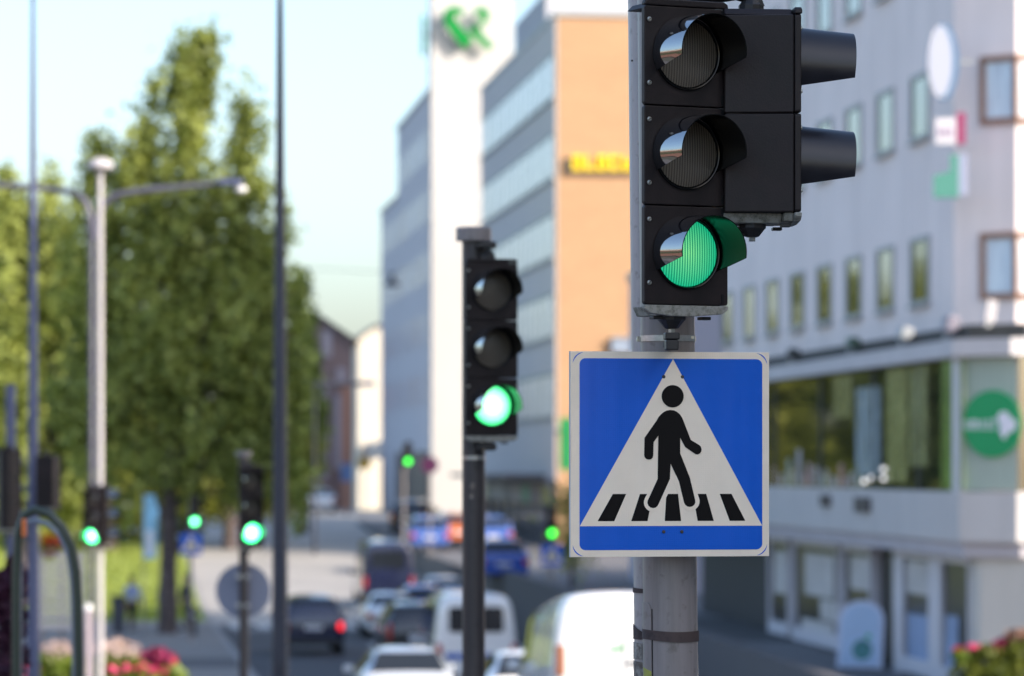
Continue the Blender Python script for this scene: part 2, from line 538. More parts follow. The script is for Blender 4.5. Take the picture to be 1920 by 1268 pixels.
strip('ground', M['earth'], -700, 900, -70, 3000, -0.02, step=5.0)
strip('road', M['asphalt'], 3.4, 12.4, -60, 129, 0.0)
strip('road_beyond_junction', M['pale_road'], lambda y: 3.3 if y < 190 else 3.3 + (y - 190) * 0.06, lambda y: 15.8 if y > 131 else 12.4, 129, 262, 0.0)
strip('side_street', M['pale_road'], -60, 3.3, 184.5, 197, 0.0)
M['paving_pale'] = brick_mat('paving_slabs_pale', (0.27, 0.245, 0.225), (0.23, 0.21, 0.195), (0.11, 0.10, 0.10), 0.6, 0.4)
strip('pavement', M['paving_pale'], -16, 3.2, -60, 129, 0.12, thick=0.3)
strip('kerb', M['kerb'], 3.2, 3.4, -60, 129, 0.124, thick=0.3)
strip('lawn', M['lawn'], -60, 3.1, 129.2, 184, 0.12, thick=0.3)
strip('lawn_edge', M['kerb'], 3.1, 3.3, 129.2, 184, 0.1, thick=0.3)
strip('terrace', M['paving'], 12.9, 60, 52, 200, 0.0, zf=terrace_z, thick=2.2)
strip('near_pavement', M['paving_pale'], 12.6, 60, -60, 52, 0.12, thick=0.3)
b = MB()
struct(b.build('road_line', M['line'])) if False else None
for k, (xx, y0, y1) in enumerate([(7.75, 4, 40), (7.75, 66, 72), (7.75, 78, 84), (7.75, 90, 96), (7.75, 98, 104), (7.75, 108, 114)]):
    strip('road_line', M['line'], xx - 0.08, xx + 0.08, y0, y1, 0.004)
strip('edge_line', M['line'], 12.0, 12.12, -60, 126, 0.004)
strip('stop_line', M['line'], 3.9, 11.9, 124.6, 125.2, 0.004, step=0.6)
for k in range(9):
    strip('crossing_stripe', M['line'], 3.8 + k * 0.95, 4.3 + k * 0.95, 126, 128.8, 0.004, step=1.4)
# retaining wall of the terrace along the carriageway
b = MB()
for i in range(40):
    y0, y1 = 52 + i * 1.95, 52 + (i + 1) * 1.95
    b.bounds(12.6, 12.9, y0, y1, road_z(y0) - 0.4, terrace_z(y0) + 0.42)
tag(b.build('retaining_wall', wall_mat('retaining_wall_dark', (0.10, 0.095, 0.10))), 'long dark low wall along the right side of the road below the shops', 'wall')


# ------------------------------------------------------------------ buildings
M['render_pale'] = wall_mat('render_pale_lilac', (0.95, 0.83, 0.79), 0.08, 0.10)
M['render_cream'] = wall_mat('render_cream', (0.60, 0.56, 0.50), 0.06, 0.06)
M['frame_brown'] = mat('frame_brown_wood', (0.30, 0.17, 0.12), 0.55, var=0.2)
M['frame_grey'] = mat('frame_grey', (0.33, 0.34, 0.34), 0.5)
M['frame_white'] = mat('frame_white', (0.66, 0.63, 0.66), 0.5)
M['glass'] = glass_mat('window_glass', (0.07, 0.085, 0.045), 0.04, 2.2)
M['glass_shop'] = glass_mat('shopfront_glass', (0.022, 0.022, 0.025), 0.3, 1.4)
M['glass_dark'] = glass_mat('shop_glass', (0.018, 0.02, 0.02), 0.03, 3.6)
M['glass_blue'] = mat('window_blind_blue', (0.78, 0.76, 0.86), 0.3, var=0.1, scale=0.6, coat=0.5)
M['curtain'] = mat('window_curtain', (0.66, 0.76, 0.88), 0.7, var=0.25, scale=6, stretch=(3, 3, 0.2))
M['trim_dark'] = mat('frame_dark', (0.05, 0.055, 0.05), 0.4)
M['ledge_dark'] = mat('roof_felt_dark', (0.06, 0.06, 0.055), 0.9, var=0.3)

RB = thing('shop_building', 'pale rendered building on the right with a glazed first floor band and shops below', 'building', (0, -0.85, 0))
foot = [(16.3, 100), (16.3, 72.1), (17.3, 71.1), (56, 71.1), (56, 100)]
MB().prism(foot, -6, 24, 'xy').build('wall', M['render_pale'], RB)
MB().prism([(16.2, 100.1), (16.2, 72.05), (17.25, 71.0), (56.1, 71.0), (56.1, 100.1)], 24, 24.6, 'xy').build('roof', M['ledge_dark'], RB)


def facade_window(parent, x, yc, z0, z1, wid, fr, gl, t=0.09, name='window'):
    """window on a wall whose face is the plane x, looking toward -x"""
    b = MB()
    y0, y1 = yc - wid / 2, yc + wid / 2
    b.bounds(x - 0.05, x + 0.02, y0, y0 + t, z0, z1); b.bounds(x - 0.05, x + 0.02, y1 - t, y1, z0, z1)
    b.bounds(x - 0.05, x + 0.02, y0 + t, y1 - t, z0, z0 + t); b.bounds(x - 0.05, x + 0.02, y0 + t, y1 - t, z1 - t, z1)
    b.bounds(x - 0.12, x - 0.05, y0 - 0.05, y1 + 0.05, z0 - 0.05, z0 - 0.001)
    f = b.build(name, fr, parent)
    MB().bounds(x - 0.012, x + 0.01, y0 + t, y1 - t, z0 + t, z1 - t).build('pane', gl, f)
    return f


for z0, z1 in ((3.3, 4.68), (6.66, 8.02), (10.0, 11.4), (13.4, 14.8), (16.8, 18.2)):
    for k in range(8):
        facade_window(RB, 16.3, 75.1 + 3.42 * k, z0, z1, 1.75, M['frame_grey'], M['glass'])
# chamfered corner with wide brown-framed windows
CH = Matrix.Translation((16.3, 72.1, 0)) @ Matrix.Rotation(math.atan2(-1.0, 1.0), 4, 'Z')   # local x runs along the chamfer, -y looks out
for z0, z1 in ((3.25, 4.55), (6.65, 7.98), (10.0, 11.3), (13.4, 14.7)):
    b = MB(CH)
    for (xa, xb, za, zb) in ((0.62, 0.74, z0, z1), (1.38, 1.47, z0, z1), (0.74, 1.38, z0, z0 + 0.12), (0.74, 1.38, z1 - 0.12, z1)):
        b.bounds(xa, xb, -0.07, 0.02, za, zb)
    f = b.build('corner_window', M['frame_brown'], RB)
    MB(CH).bounds(0.74, 1.38, -0.02, 0.01, z0 + 0.12, z1 - 0.12).build('pane', M['curtain'], f)
    # the same window carries on round the corner
    b = MB()
    b.bounds(17.33, 19.0, 71.03, 71.12, z0, z0 + 0.12); b.bounds(17.33, 19.0, 71.03, 71.12, z1 - 0.12, z1); b.bounds(18.9, 19.0, 71.03, 71.12, z0 + 0.12, z1 - 0.12)
    f2 = b.build('corner_window', M['frame_brown'], RB)
    MB().bounds(17.33, 18.9, 71.07, 71.12, z0 + 0.12, z1 - 0.12).build('pane', M['curtain'], f2)


def bay(xf, yc, inset=0.0):
    return [(xf, 101), (xf, yc), (xf + 0.86, yc - 0.8), (24, yc - 0.8), (24, 70.9), (17.4, 70.9), (16.28, 72.0), (16.28, 101)]


MB().prism(bay(14.85, 65.85), 1.97, 2.28).build('canopy_ledge', wall_mat('ledge_pale', (0.60, 0.57, 0.57)), RB)
MB().prism(bay(15.2, 66.2), 2.28, 2.55).build('canopy_roof', M['ledge_dark'], RB)
MB().prism(bay(15.06, 66.04), -0.45, 1.97).build('glazing_core', M['glass_dark'], RB)
MB().prism(bay(15.0, 66.0), -1.35, -0.45).build('parapet_band', wall_mat('band_pale', (0.58, 0.55, 0.53)), RB)
MB().prism(bay(15.1, 66.1), -1.62, -1.35).build('soffit_fascia', wall_mat('fascia_pale', (0.52, 0.48, 0.50)), RB)
for y in (69.6, 73.8, 79.4, 85.0, 90.6):
    MB().bounds(15.02, 15.06, y - 0.03, y + 0.03, -0.45, 1.97).build('mullion', M['trim_dark'], RB)
MB().bounds(15.0, 15.06, 66.10, 66.55, -0.45, 1.97).build('mullion', M['frame_white'], RB)
# glazed chamfer of the bay: pale blinds behind the glass
BC = Matrix.Translation((15.06, 66.04, 0)) @ Matrix.Rotation(math.atan2(-0.8, 0.86), 4, 'Z')
MB(BC).bounds(0.06, 1.14, -0.012, -0.002, -0.43, 1.95).build('blind', mat('blind_pale_green', (0.34, 0.42, 0.36), 0.35, var=0.15, scale=3, stretch=(6, 6, 0.2), coat=0.4), RB)
MB(BC).bounds(0.0, 0.06, -0.04, 0.0, -0.44, 1.96).build('mullion', M['frame_white'], RB)
# goods low in the first floor window, painted reflections, small added glowing glints
gcol = ((0.50, 0.34, 0.33), (0.55, 0.48, 0.44), (0.30, 0.36, 0.30), (0.58, 0.50, 0.34), (0.52, 0.50, 0.54), (0.45, 0.24, 0.20))
for k in range(16):
    px = 1449 + k * 11 + (k % 3) * 3
    y = px and 15.06 * F / (px - 220)
    hgt = (0.42, 0.25, 0.6, 0.34, 0.8, 0.3, 0.5)[k % 7] * (1 if k < 9 else 0.6)
    MB().bounds(15.035, 15.056, y - 0.16, y + 0.16, -0.42, -0.42 + hgt).build('window_display', mat('display_%s' % 'abcdef'[k % 6], gcol[k % 6], 0.5, var=0.3, scale=5) if k < 6 else bpy.data.materials['display_%s' % 'abcdef'[k % 6]], RB)
for (pa, pb, z0, z1, nm, c, sc) in ((1766, 1806, -0.42, 1.94, 'window_panel', (0.10, 0.24, 0.02), 1.6), (1604, 1648, -0.2, 1.6, 'window_poster', (0.26, 0.36, 0.46), 1.4), (1662, 1700, -0.3, 1.9, 'window_poster', (0.26, 0.27, 0.09), 2.6),
                                     (1706, 1738, 0.0, 1.9, 'window_poster', (0.22, 0.24, 0.10), 2.2), (1560, 1596, 1.0, 1.9, 'window_poster', (0.20, 0.20, 0.07), 3.0)):
    MB().bounds(15.04, 15.054, 15.05 * F / (pb - 220), 15.05 * F / (pa - 220), z0, z1).build(nm, mat(nm + '_%d' % pa, c, 0.25, var=0.6, scale=sc, stretch=(1, 1.6, 0.6), coat=0.5), RB)  # coloured patches imitate tree and sky reflections in the glazing
glint_m = mat('window_lamp_lit', (0.8, 0.8, 0.8), 0.4, emit=((1.0, 0.97, 0.95), 0.7))  # glowing beads added to imitate sparkle on the glass
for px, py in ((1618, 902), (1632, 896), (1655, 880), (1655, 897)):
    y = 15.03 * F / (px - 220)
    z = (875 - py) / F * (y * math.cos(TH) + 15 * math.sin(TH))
    MB().lathe([(0.005, -0.05), (0.05, 0.0), (0.005, 0.05)], 10).build('window_lamp', glint_m, RB, loc=(15.03, y, z))
# green round emblem on the glazed corner
EM = thing('round_sign', 'green round sign with white lettering and white clover on the glazed corner of the shop', 'sign', BC @ Vector((0.66, -0.06, 0.76)) + Vector((0, -0.85, 0)), math.atan2(-0.8, 0.86))
M['green_sign'] = mat('sign_green', (0.0, 0.30, 0.10), 0.35)
MB().prism(circle(0, 0, 0.60, 48), -0.02, 0.0, 'xz').build('disc', M['green_sign'], EM)
b = MB()
xx = -0.56
for wd, hh, kind in ((0.10, 0.17, 'o'), (0.15, 0.17, 'm'), (0.10, 0.17, 'o'), (0.09, 0.17, 's'), (0.06, 0.2, 'l')):
    if kind == 'o':
        b.add([(xx + wd / 2 + wd / 2 * rr * math.cos(2 * PI * k / 16), -0.026, 0.085 + 0.085 * rr * math.sin(2 * PI * k / 16)) for rr in (1, 0.5) for k in range(16)],
              [(k, (k + 1) % 16, 16 + (k + 1) % 16, 16 + k) for k in range(16)])
    elif kind == 'm':
        for q in range(3): b.bounds(xx + q * 0.055, xx + q * 0.055 + 0.028, -0.028, -0.022, 0, hh)
        b.bounds(xx, xx + 0.138, -0.029, -0.023, hh - 0.03, hh)
    elif kind == 's':
        for q in range(3): b.bounds(xx, xx + wd, -0.028, -0.022, q * 0.07, q * 0.07 + 0.03)
    else:
        b.bounds(xx, xx + 0.03, -0.028, -0.022, 0, hh)
    xx += wd + 0.035
M['letter_white'] = mat('letter_white', (0.75, 0.74, 0.80), 0.4)
b.build('lettering', M['letter_white'], EM, loc=(0, 0, -0.10))
b = MB()
for k, (cx, cz, r) in enumerate(((0.24, 0.09, 0.13), (0.36, -0.02, 0.13), (0.25, -0.11, 0.10))):
    b.prism(circle(cx, cz, r, 24), -0.03 - k * 0.002, -0.022, 'xz')
b.prism([(0.2, -0.02), (0.34, -0.02), (0.27, -0.27), (0.22, -0.27)], -0.039, -0.022, 'xz')
b.build('clover', M['letter_white'], EM)

# shopfront under the band
XS = 15.55
def ys(px, x=XS): return x * F / (px - 220)
def sfy(px): return ys(px)
MB().prism([(XS + 0.35, 101), (XS + 0.35, 66.6), (16.25, 65.9), (24, 65.9), (24, 70.9), (17.4, 70.9), (16.28, 72), (16.28, 101)], -6, -1.62).build('shop_interior', mat('shop_interior_dark', (0.035, 0.033, 0.035), 0.7), RB)
for (pa, pb, gl) in ((1440, 1478, 'g'), (1486, 1572, 'g'), (1580, 1634, 'p'), (1692, 1747, 'g'), (1764, 1822, 'g')):
    y0, y1 = ys(pb), ys(pa)
    t = 0.14
    b = MB(); z0, z1 = terrace_z((y0 + y1) / 2) + 0.05, -1.62
    b.bounds(XS - 0.04, XS + 0.2, y0, y0 + t, z0, z1); b.bounds(XS - 0.04, XS + 0.2, y1 - t, y1, z0, z1)
    b.bounds(XS - 0.04, XS + 0.2, y0 + t, y1 - t, z1 - 0.18, z1); b.bounds(XS - 0.04, XS + 0.2, y0 + t, y1 - t, z0, z0 + 0.3)
    f = b.build('shop_window', M['frame_white'], RB)
    MB().bounds(XS + 0.04, XS + 0.08, y0 + t, y1 - t, z0 + 0.3, z1 - 0.18).build('pane', M['glass_shop'], f)
M['poster_pale'] = mat('poster_pale', (0.55, 0.52, 0.50), 0.6, var=0.2, scale=1.5)
M['poster_blue'] = mat('poster_blue', (0.25, 0.33, 0.50), 0.6, var=0.2, scale=1.5)
for (pa, pb, z0, z1, m) in ((1505, 1560, -2.9, -1.95, 'poster_pale'), (1535, 1566, -3.4, -2.95, 'poster_pale'), (1592, 1628, -2.6, -1.9, 'poster_pale'), (1698, 1740, -2.5, -1.85, 'poster_pale'),
                            (1700, 1745, -4.0, -2.9, 'poster_blue'), (1772, 1795, -3.9, -2.8, 'poster_blue'), (1500, 1560, -3.8, -3.45, 'poster_pale'), (1448, 1470, -3.0, -2.0, 'poster_pale')):
    MB().bounds(XS + 0.015, XS + 0.035, ys(pb), ys(pa), z0, z1).build('poster', M[m], RB)
MB().bounds(XS - 0.03, XS + 0.2, ys(1692), ys(1677), -4.1, -1.62).build('door_frame', M['frame_white'], RB)
MB().bounds(XS - 0.03, XS + 0.2, ys(1764), ys(1747), -4.1, -1.62).build('pillar', M['frame_white'], RB)
MB().bounds(XS + 0.22, XS + 0.3, ys(1677), ys(1636), -4.05, -1.62).build('door', mat('door_black', (0.012, 0.012, 0.012), 0.4), RB)
MB().prism([(15.4, ys(1822, 15.4)), (15.38, 66.02), (16.22, 65.24), (24.2, 65.24), (24.2, 65.85), (16.3, 65.85), (15.85, 66.5), (15.85, ys(1822, 15.4))], -6, -1.62).build('corner_wall', M['render_cream'], RB)
for px, z0, z1, hw in ((1618, -0.92, -0.62, 0.45), (1548, -0.85, -0.6, 0.3)):
    y = ys(px, 15.0)
    MB().bounds(14.93, 14.998, y - hw * 1.6, y + hw * 1.6, z0, z1).build('vent_grille', mat('vent_dark', (0.06, 0.045, 0.045), 0.6), RB)

# floodlights standing on the canopy ledge
def floodlight(px, label, tint, h=0.3):
    y = ys(px, 15.0)
    t = thing('floodlight', label, 'floodlight', (15.0, y - 0.85, 2.28), 0, 'floodlights on the shop canopy')
    MB().bounds(-0.05, 0.05, -0.05, 0.05, 0.0, 0.16).build('bracket', M['frame_grey'], t)
    MB().box((0, 0, 0.16 + h / 2), (0.22, 0.5, h), X=Matrix.Rotation(R(12), 4, 'Y')).build('lamp_head', tint, t, bev=0.03)
floodlight(1480, 'small dark floodlight on the canopy ledge nearest the crossing sign', M['ledge_dark'], 0.2)
floodlight(1592, 'small dark green floodlight in the middle of the canopy ledge', mat('flood_green', (0.05, 0.09, 0.06), 0.5), 0.22)
floodlight(1690, 'grey floodlight on the canopy ledge beneath the fifth window', M['frame_grey'], 0.24)
floodlight(1775, 'pale lilac floodlight tilted at the bend of the canopy ledge', mat('flood_lilac', (0.22, 0.20, 0.24), 0.5), 0.3)
M['lamp_grey2'] = mat('flood_white', (0.45, 0.43, 0.44), 0.5)
t = thing('floodlight', 'white upright floodlight on the canopy of the chamfered corner', 'floodlight', BC @ Vector((0.42, 0.2, 2.5)) + Vector((0, -0.85, 0)), 0, 'floodlights on the shop canopy')
MB().bounds(-0.05, 0.05, -0.05, 0.05, 0, 0.12).build('bracket', M['frame_grey'], t)
MB().box((0, 0, 0.28), (0.2, 0.14, 0.4), X=Matrix.Rotation(R(8), 4, 'Y')).build('lamp_head', M['lamp_grey2'], t, bev=0.03)

# projecting signs on the facade corner
def hang(name, label, cat, px, y0, y1):
    x = 15.75
    d = 71.6
    return thing(name, label, cat, P(px, (y0 + y1) / 2, d), R(-14))
t = hang('oval_sign', 'tall white oval projecting sign with a blue rim on the pale facade', 'sign', 1768, 45, 188)
hz = 71 * 71.6 / F
MB().prism([(0.30 * math.cos(2 * PI * k / 40), hz * math.sin(2 * PI * k / 40)) for k in range(40)], -0.1, 0.1, 'xz').build('rim', mat('sign_rim_blue', (0.12, 0.22, 0.36), 0.4), t)
MB().prism([(-0.05 + 0.235 * math.cos(2 * PI * k / 40), 0.95 * hz * math.sin(2 * PI * k / 40)) for k in range(40)], -0.112, -0.1, 'xz').build('face', mat('sign_face_pale', (0.48, 0.50, 0.58), 0.4), t)
MB().bounds(0.1, 0.6, 0.05, 0.1, -0.03, 0.03).build('bracket', M['frame_grey'], t)
t = hang('hanging_sign', 'small white and raspberry red projecting sign beneath the oval one', 'sign', 1782, 215, 272)
MB().bounds(-0.28, 0.12, -0.08, 0.08, -0.28, 0.22).build('panel', M['frame_white'], t)
MB().bounds(0.122, 0.29, -0.09, 0.09, -0.28, 0.32).build('letter_block', mat('sign_raspberry', (0.32, 0.05, 0.13), 0.4), t)
b = MB()
for k in range(3): b.bounds(-0.22 + k * 0.1, -0.17 + k * 0.1, -0.09, -0.08, -0.14, 0.04)
b.build('lettering', mat('letter_mauve', (0.35, 0.25, 0.36), 0.5), t)
t = hang('cross_sign', 'green stepped projecting sign lowest on the pale facade corner', 'sign', 1782, 290, 370)
MB().prism([(-0.32, -0.42), (0.16, -0.42), (0.16, 0.40), (0.0, 0.40), (0.0, 0.08), (-0.32, 0.0)], -0.09, 0.09, 'xz').build('panel', mat('sign_green_blue', (0.09, 0.28, 0.22), 0.4), t)
MB().bounds(0.163, 0.33, -0.08, 0.08, -0.38, 0.42).build('side_panel', mat('sign_grey_blue', (0.33, 0.36, 0.48), 0.4), t)

# advertising board on the pavement
g = G(1612, 74.5)
t = thing('advertising_board', 'white round-topped pavement board with a green globe picture by the shop door', 'board', g, R(-30))
def arch(w_, h_, n=14):
    return [(-w_ / 2, 0), (w_ / 2, 0), (w_ / 2, h_ - w_ / 2 * 0.8)] + [(w_ / 2 * math.cos(PI * k / n), h_ - w_ / 2 * 0.8 + w_ / 2 * 0.8 * math.sin(PI * k / n)) for k in range(1, n)] + [(-w_ / 2, h_ - w_ / 2 * 0.8)]
TB = Matrix.Rotation(R(-8), 4, 'X')
MB(TB).prism(arch(0.95, 1.36), -0.04, 0.0, 'xz').build('frame', mat('board_white', (0.60, 0.64, 0.78), 0.4), t, loc=(0, 0, 0.05))
MB(TB).prism([(x * 0.84, z * 0.9 + 0.06) for x, z in arch(0.95, 1.36)], -0.052, -0.04, 'xz').build('poster', mat('board_poster', (0.42, 0.56, 0.74), 0.35, var=0.08, scale=2), t, loc=(0, 0, 0.05))
MB(TB).prism(circle(0.05, 0.36, 0.21), -0.06, -0.05, 'xz').build('globe_picture', mat('board_globe', (0.05, 0.22, 0.22), 0.4, var=0.5, scale=9), t, loc=(0, 0, 0.05))
MB(TB).prism(circle(0.17, 0.63, 0.06, 20), -0.06, -0.05, 'xz').build('leaf_picture', mat('board_leaf', (0.05, 0.42, 0.22), 0.4), t, loc=(0, 0, 0.05))
for sx in (-1, 1): MB().bounds(sx * 0.39 - 0.03, sx * 0.39 + 0.03, -0.02, 0.45, 0.0, 0.06).build('foot', M['frame_grey'], t)

# low pale annexe beyond the shop building, in its shade
t = thing('annexe', 'low pale annexe with one dark window beyond the shop building', 'building')
MB().bounds(17.2, 32, 112, 124, -5, 6.25).build('wall', wall_mat('annexe_pale', (0.50, 0.48, 0.54)), t)
MB().bounds(17.1, 32.1, 111.9, 124.1, 6.25, 6.5).build('roof', M['frame_grey'], t)
wx0, wx1 = P(1380, 0, 113).x, P(1413, 0, 113).x
fw = MB().bounds(wx0 - 0.1, wx0, 111.9, 112.02, 4.7, 5.95).bounds(wx1, wx1 + 0.1, 111.9, 112.02, 4.7, 5.95).build('window', M['frame_brown'], t)
MB().bounds(wx0, wx1, 111.95, 112.02, 5.25, 5.95).build('pane', mat('pane_dark', (0.02, 0.012, 0.012), 0.3), fw)
MB().bounds(wx0, wx1, 111.93, 112.02, 4.7, 5.25).build('shop_sill', mat('sill_brick', (0.30, 0.20, 0.19), 0.7, var=0.3), t)

# peach brick block with long bands of windows
BB = thing('brick_office_block', 'peach brick office block with grey window bands along its street side', 'building')
MB().bounds(19.62, 28.9, 165, 199.3, -5, 20.2).build('wall', brick_mat('peach_brick', (0.47, 0.275, 0.145), (0.42, 0.242, 0.128), (0.41, 0.27, 0.165), 0.30, 0.085, 0.07), BB)
MB().bounds(19.5, 29.0, 164.9, 199.3, 20.2, 20.45).build('roof_edge', M['frame_grey'], BB)
MB().bounds(20.4, 27, 176, 190, 20.45, 22.8).build('roof_plant', wall_mat('plant_pale', (0.46, 0.46, 0.50)), BB)
M['spandrel'] = wall_mat('spandrel_grey', (0.56, 0.53, 0.53), 0.05, 0.05)
MB().bounds(19.55, 19.618, 165.01, 199.29, -0.6, 20.18).build('street_facade', M['spandrel'], BB)
M['sash'] = mat('sash_teal_grey', (0.10, 0.19, 0.19), 0.5)
for z0 in (16.7, 13.1, 9.5, 5.9, 2.3):
    b = MB().bounds(19.47, 19.55, 165.02, 199.2, z0 - 0.2, z0); b.build('sill', mat('sill_dark', (0.22, 0.23, 0.24), 0.6), BB)
    for k in range(8):
        y0 = 165.5 + k * 4.2
        b = MB()
        for (ya, yb, za, zb) in ((y0 - 0.1, y0 + 0.6, z0, z0 + 1.95), (y0 + 2.3, y0 + 2.6, z0, z0 + 1.95)):
            b.bounds(19.535, 19.56, ya, yb, za, zb)
        b.bounds(19.535, 19.56, y0 + 0.6, y0 + 4.1, z0 + 1.83, z0 + 1.95)
        f = b.build('window', M['sash'], BB)
        MB().bounds(19.543, 19.56, y0 + 0.6, y0 + 4.1, z0 + 0.003, z0 + 1.83).build('pane', M['glass_blue'], f)
# shop level of the brick block
shopcols = [(0.30, 0.26, 0.05), (0.16, 0.10, 0.13), (0.08, 0.25, 0.14), (0.30, 0.22, 0.22), (0.10, 0.09, 0.10), (0.28, 0.26, 0.28), (0.06, 0.08, 0.07), (0.35, 0.30, 0.12)]
for k in range(8):
    y0 = 165.4 + k * 4.2
    f = MB().bounds(19.4, 19.6, y0, y0 + 0.4, -4.2, -0.7).bounds(19.4, 19.6, y0 + 0.4, y0 + 4.2, -0.9, -0.6).build('shop_window', mat('shop_frame', (0.20, 0.19, 0.21), 0.6), BB)
    MB().bounds(19.5, 19.6, y0 + 0.4, y0 + 4.2, -4.2, -1.7).build('pane', M['glass_dark'], f)
    MB().bounds(19.42, 19.6, y0 + 0.4, y0 + 4.2, -1.7, -0.9).build('fascia_sign', mat('fascia', shopcols[k], 0.5, var=0.5, scale=1.2), BB)
MB().bounds(17.6, 19.4, 168, 196, -0.55, -0.35).build('awning', mat('awning_grey', (0.13, 0.12, 0.13), 0.7), BB)
# yellow letters on the brick front
YS = thing('letter_sign', 'row of bright yellow letters on a dark rail across the peach brick wall', 'sign', (0, 164.9, 0))
zl = (875 - 305) / F * 166
xl = P(1060, 0, 166).x
MB().bounds(xl, xl + 5.6, -0.05, 0.09, zl - 0.52, zl - 0.36).build('rail', mat('rail_dark', (0.10, 0.07, 0.05), 0.6), YS)
MB().bounds(xl, xl + 0.22, -0.06, 0.09, zl - 0.35, zl + 0.2).build('bracket', mat('bracket_brown', (0.10, 0.08, 0.05), 0.6), YS)
ymat = mat('letter_yellow', (0.90, 0.62, 0.01), 0.4)
for k in range(9):
    x = xl + 0.32 + k * 0.56
    b = MB()
    b.bounds(x, x + 0.14, -0.1, 0.05, zl - 0.34, zl + 0.34)
    if k % 3 != 1: b.bounds(x + 0.14, x + 0.44, -0.1, 0.05, zl + 0.18, zl + 0.34)
    if k % 2 == 0: b.bounds(x + 0.30, x + 0.44, -0.1, 0.05, zl - 0.34, zl + 0.17)
    b.bounds(x + 0.14, x + (0.29 if k % 2 == 0 else 0.46), -0.1, 0.05, zl - 0.34, zl - 0.18)
    b.build('letter', ymat, YS)
# green vertical banner by the corner of the brick block
p = P(1055, 825, 160)
t = thing('banner', 'bright green upright banner sign beside the crossing sign, on the brick block', 'sign', (p.x + 0.1, 163.0, p.z))
MB().bounds(0.28, 0.85, -0.05, 0.05, -1.3, 1.0).build('panel', mat('banner_green', (0.0, 0.20, 0.05), 0.5, var=0.3, scale=1.0), t)
MB().bounds(0.45, 0.55, 0.05, 1.99, 0.4, 0.5).build('bracket', M['frame_grey'], t)
# box sign lower right on the front
p = P(1168, 645, 165)
t = thing('wall_box', 'small blue grey box fixed to the peach brick wall just above the crossing sign', 'box', (p.x, 164.8, p.z))
MB().bounds(-0.35, 0.6, -0.15, 0.19, -0.35, 0.35).build('cabinet', mat('box_blue_grey', (0.25, 0.30, 0.38), 0.5), t, bev=0.02)
MB().bounds(-0.35, 0.6, -0.25, -0.152, 0.30, 0.36).build('hood', M['frame_grey'], t)

# white tower slab with the green emblem, and the grey blocks behind it
WT = thing('white_tower', 'tall plain white tower wall carrying a green ribbon emblem', 'building')
MB().bounds(18.12, 22.85, 214, 216, -4.5, 36).build('wall', wall_mat('tower_white', (0.52, 0.505, 0.49), 0.03, 0.04), WT)
def emblem_strokes():
    # pixel polylines of the emblem on the tower face (photograph pixels) with stroke half-widths in pixels
    z = lambda x, y: (780 + x / 9.756, y / 9.756)
    return [([z(840, 275), z(790, 225), z(720, 205), z(650, 225), z(590, 285), z(570, 350)], [3, 4, 5, 6, 6.5, 6.5]),
            ([z(570, 350), z(660, 490), z(790, 650), z(950, 830)], [6.5, 7, 7.5, 7.5]),
            ([z(1080, 270), z(1130, 225), z(1200, 215), z(1260, 260), z(1270, 320), z(1220, 410), z(1150, 480), z(1060, 540)], [3, 4, 5, 5, 4, 3, 2.6, 4.5]),
            ([z(1020, 525), z(1090, 610), z(1200, 740), z(1370, 885)], [6.5, 5.5, 4.5, 4])]
EMB = thing('emblem_sign', 'green heart shaped ribbon emblem on the front of the white tower', 'sign', (0, 213.5, 0), 0, 'emblems on the white tower')
gm = mat('emblem_green', (0.0, 0.22, 0.035), 0.45, spec=0.2)
def ribbon(b, pts, hw, conv, y0, y1):
    L = []; Rr = []
    q = [Vector(conv(p)) for p in pts]
    for i, p in enumerate(q):
        t = (q[min(i + 1, len(q) - 1)] - q[max(i - 1, 0)]).normalized()
        nrm = Vector((-t.y, t.x)) * (1.5 * hw[i] * 214 / F)
        L.append(p + nrm); Rr.append(p - nrm)
    n = len(q)
    vs = []
    for y in (y0, y1):
        vs += [(p.x, y, p.y) for p in L] + [(p.x, y, p.y) for p in Rr]
    fs = []
    for i in range(n - 1):
        fs += [(i, i + 1, n + i + 1, n + i), (2 * n + i, 3 * n + i, 3 * n + i + 1, 2 * n + i + 1), (i, 2 * n + i, 2 * n + i + 1, i + 1), (n + i, n + i + 1, 3 * n + i + 1, 3 * n + i)]
    fs += [(0, n, 3 * n, 2 * n), (n - 1, 3 * n - 1, 4 * n - 1, 2 * n - 1)]
    b.add(vs, fs)
conv = lambda p: (P(p[0], 0, 214.6).x, (875 - p[1]) / F * 214.6)
for pts, hw in emblem_strokes():
    b = MB(); ribbon(b, pts, hw, conv, -0.28, 0.0); b.build('ribbon', gm, EMB)
MB().bounds(19.3, 19.4, 0.0, 0.5, 24.9, 25.0).build('mount', M['frame_grey'], EMB)
EM2 = thing('emblem_sign', 'green emblem seen edge-on along the street side of the white tower', 'sign', (17.75, 215, 25.1), 0, 'emblems on the white tower')
MB().prism(rrect(1.6, 2.3, 0.5), -0.1, 0.02, 'yz').build('ribbon', gm, EM2)
MB().bounds(0.0, 0.35, -0.05, 0.05, -0.1, 0.0).build('mount', M['frame_grey'], EM2)

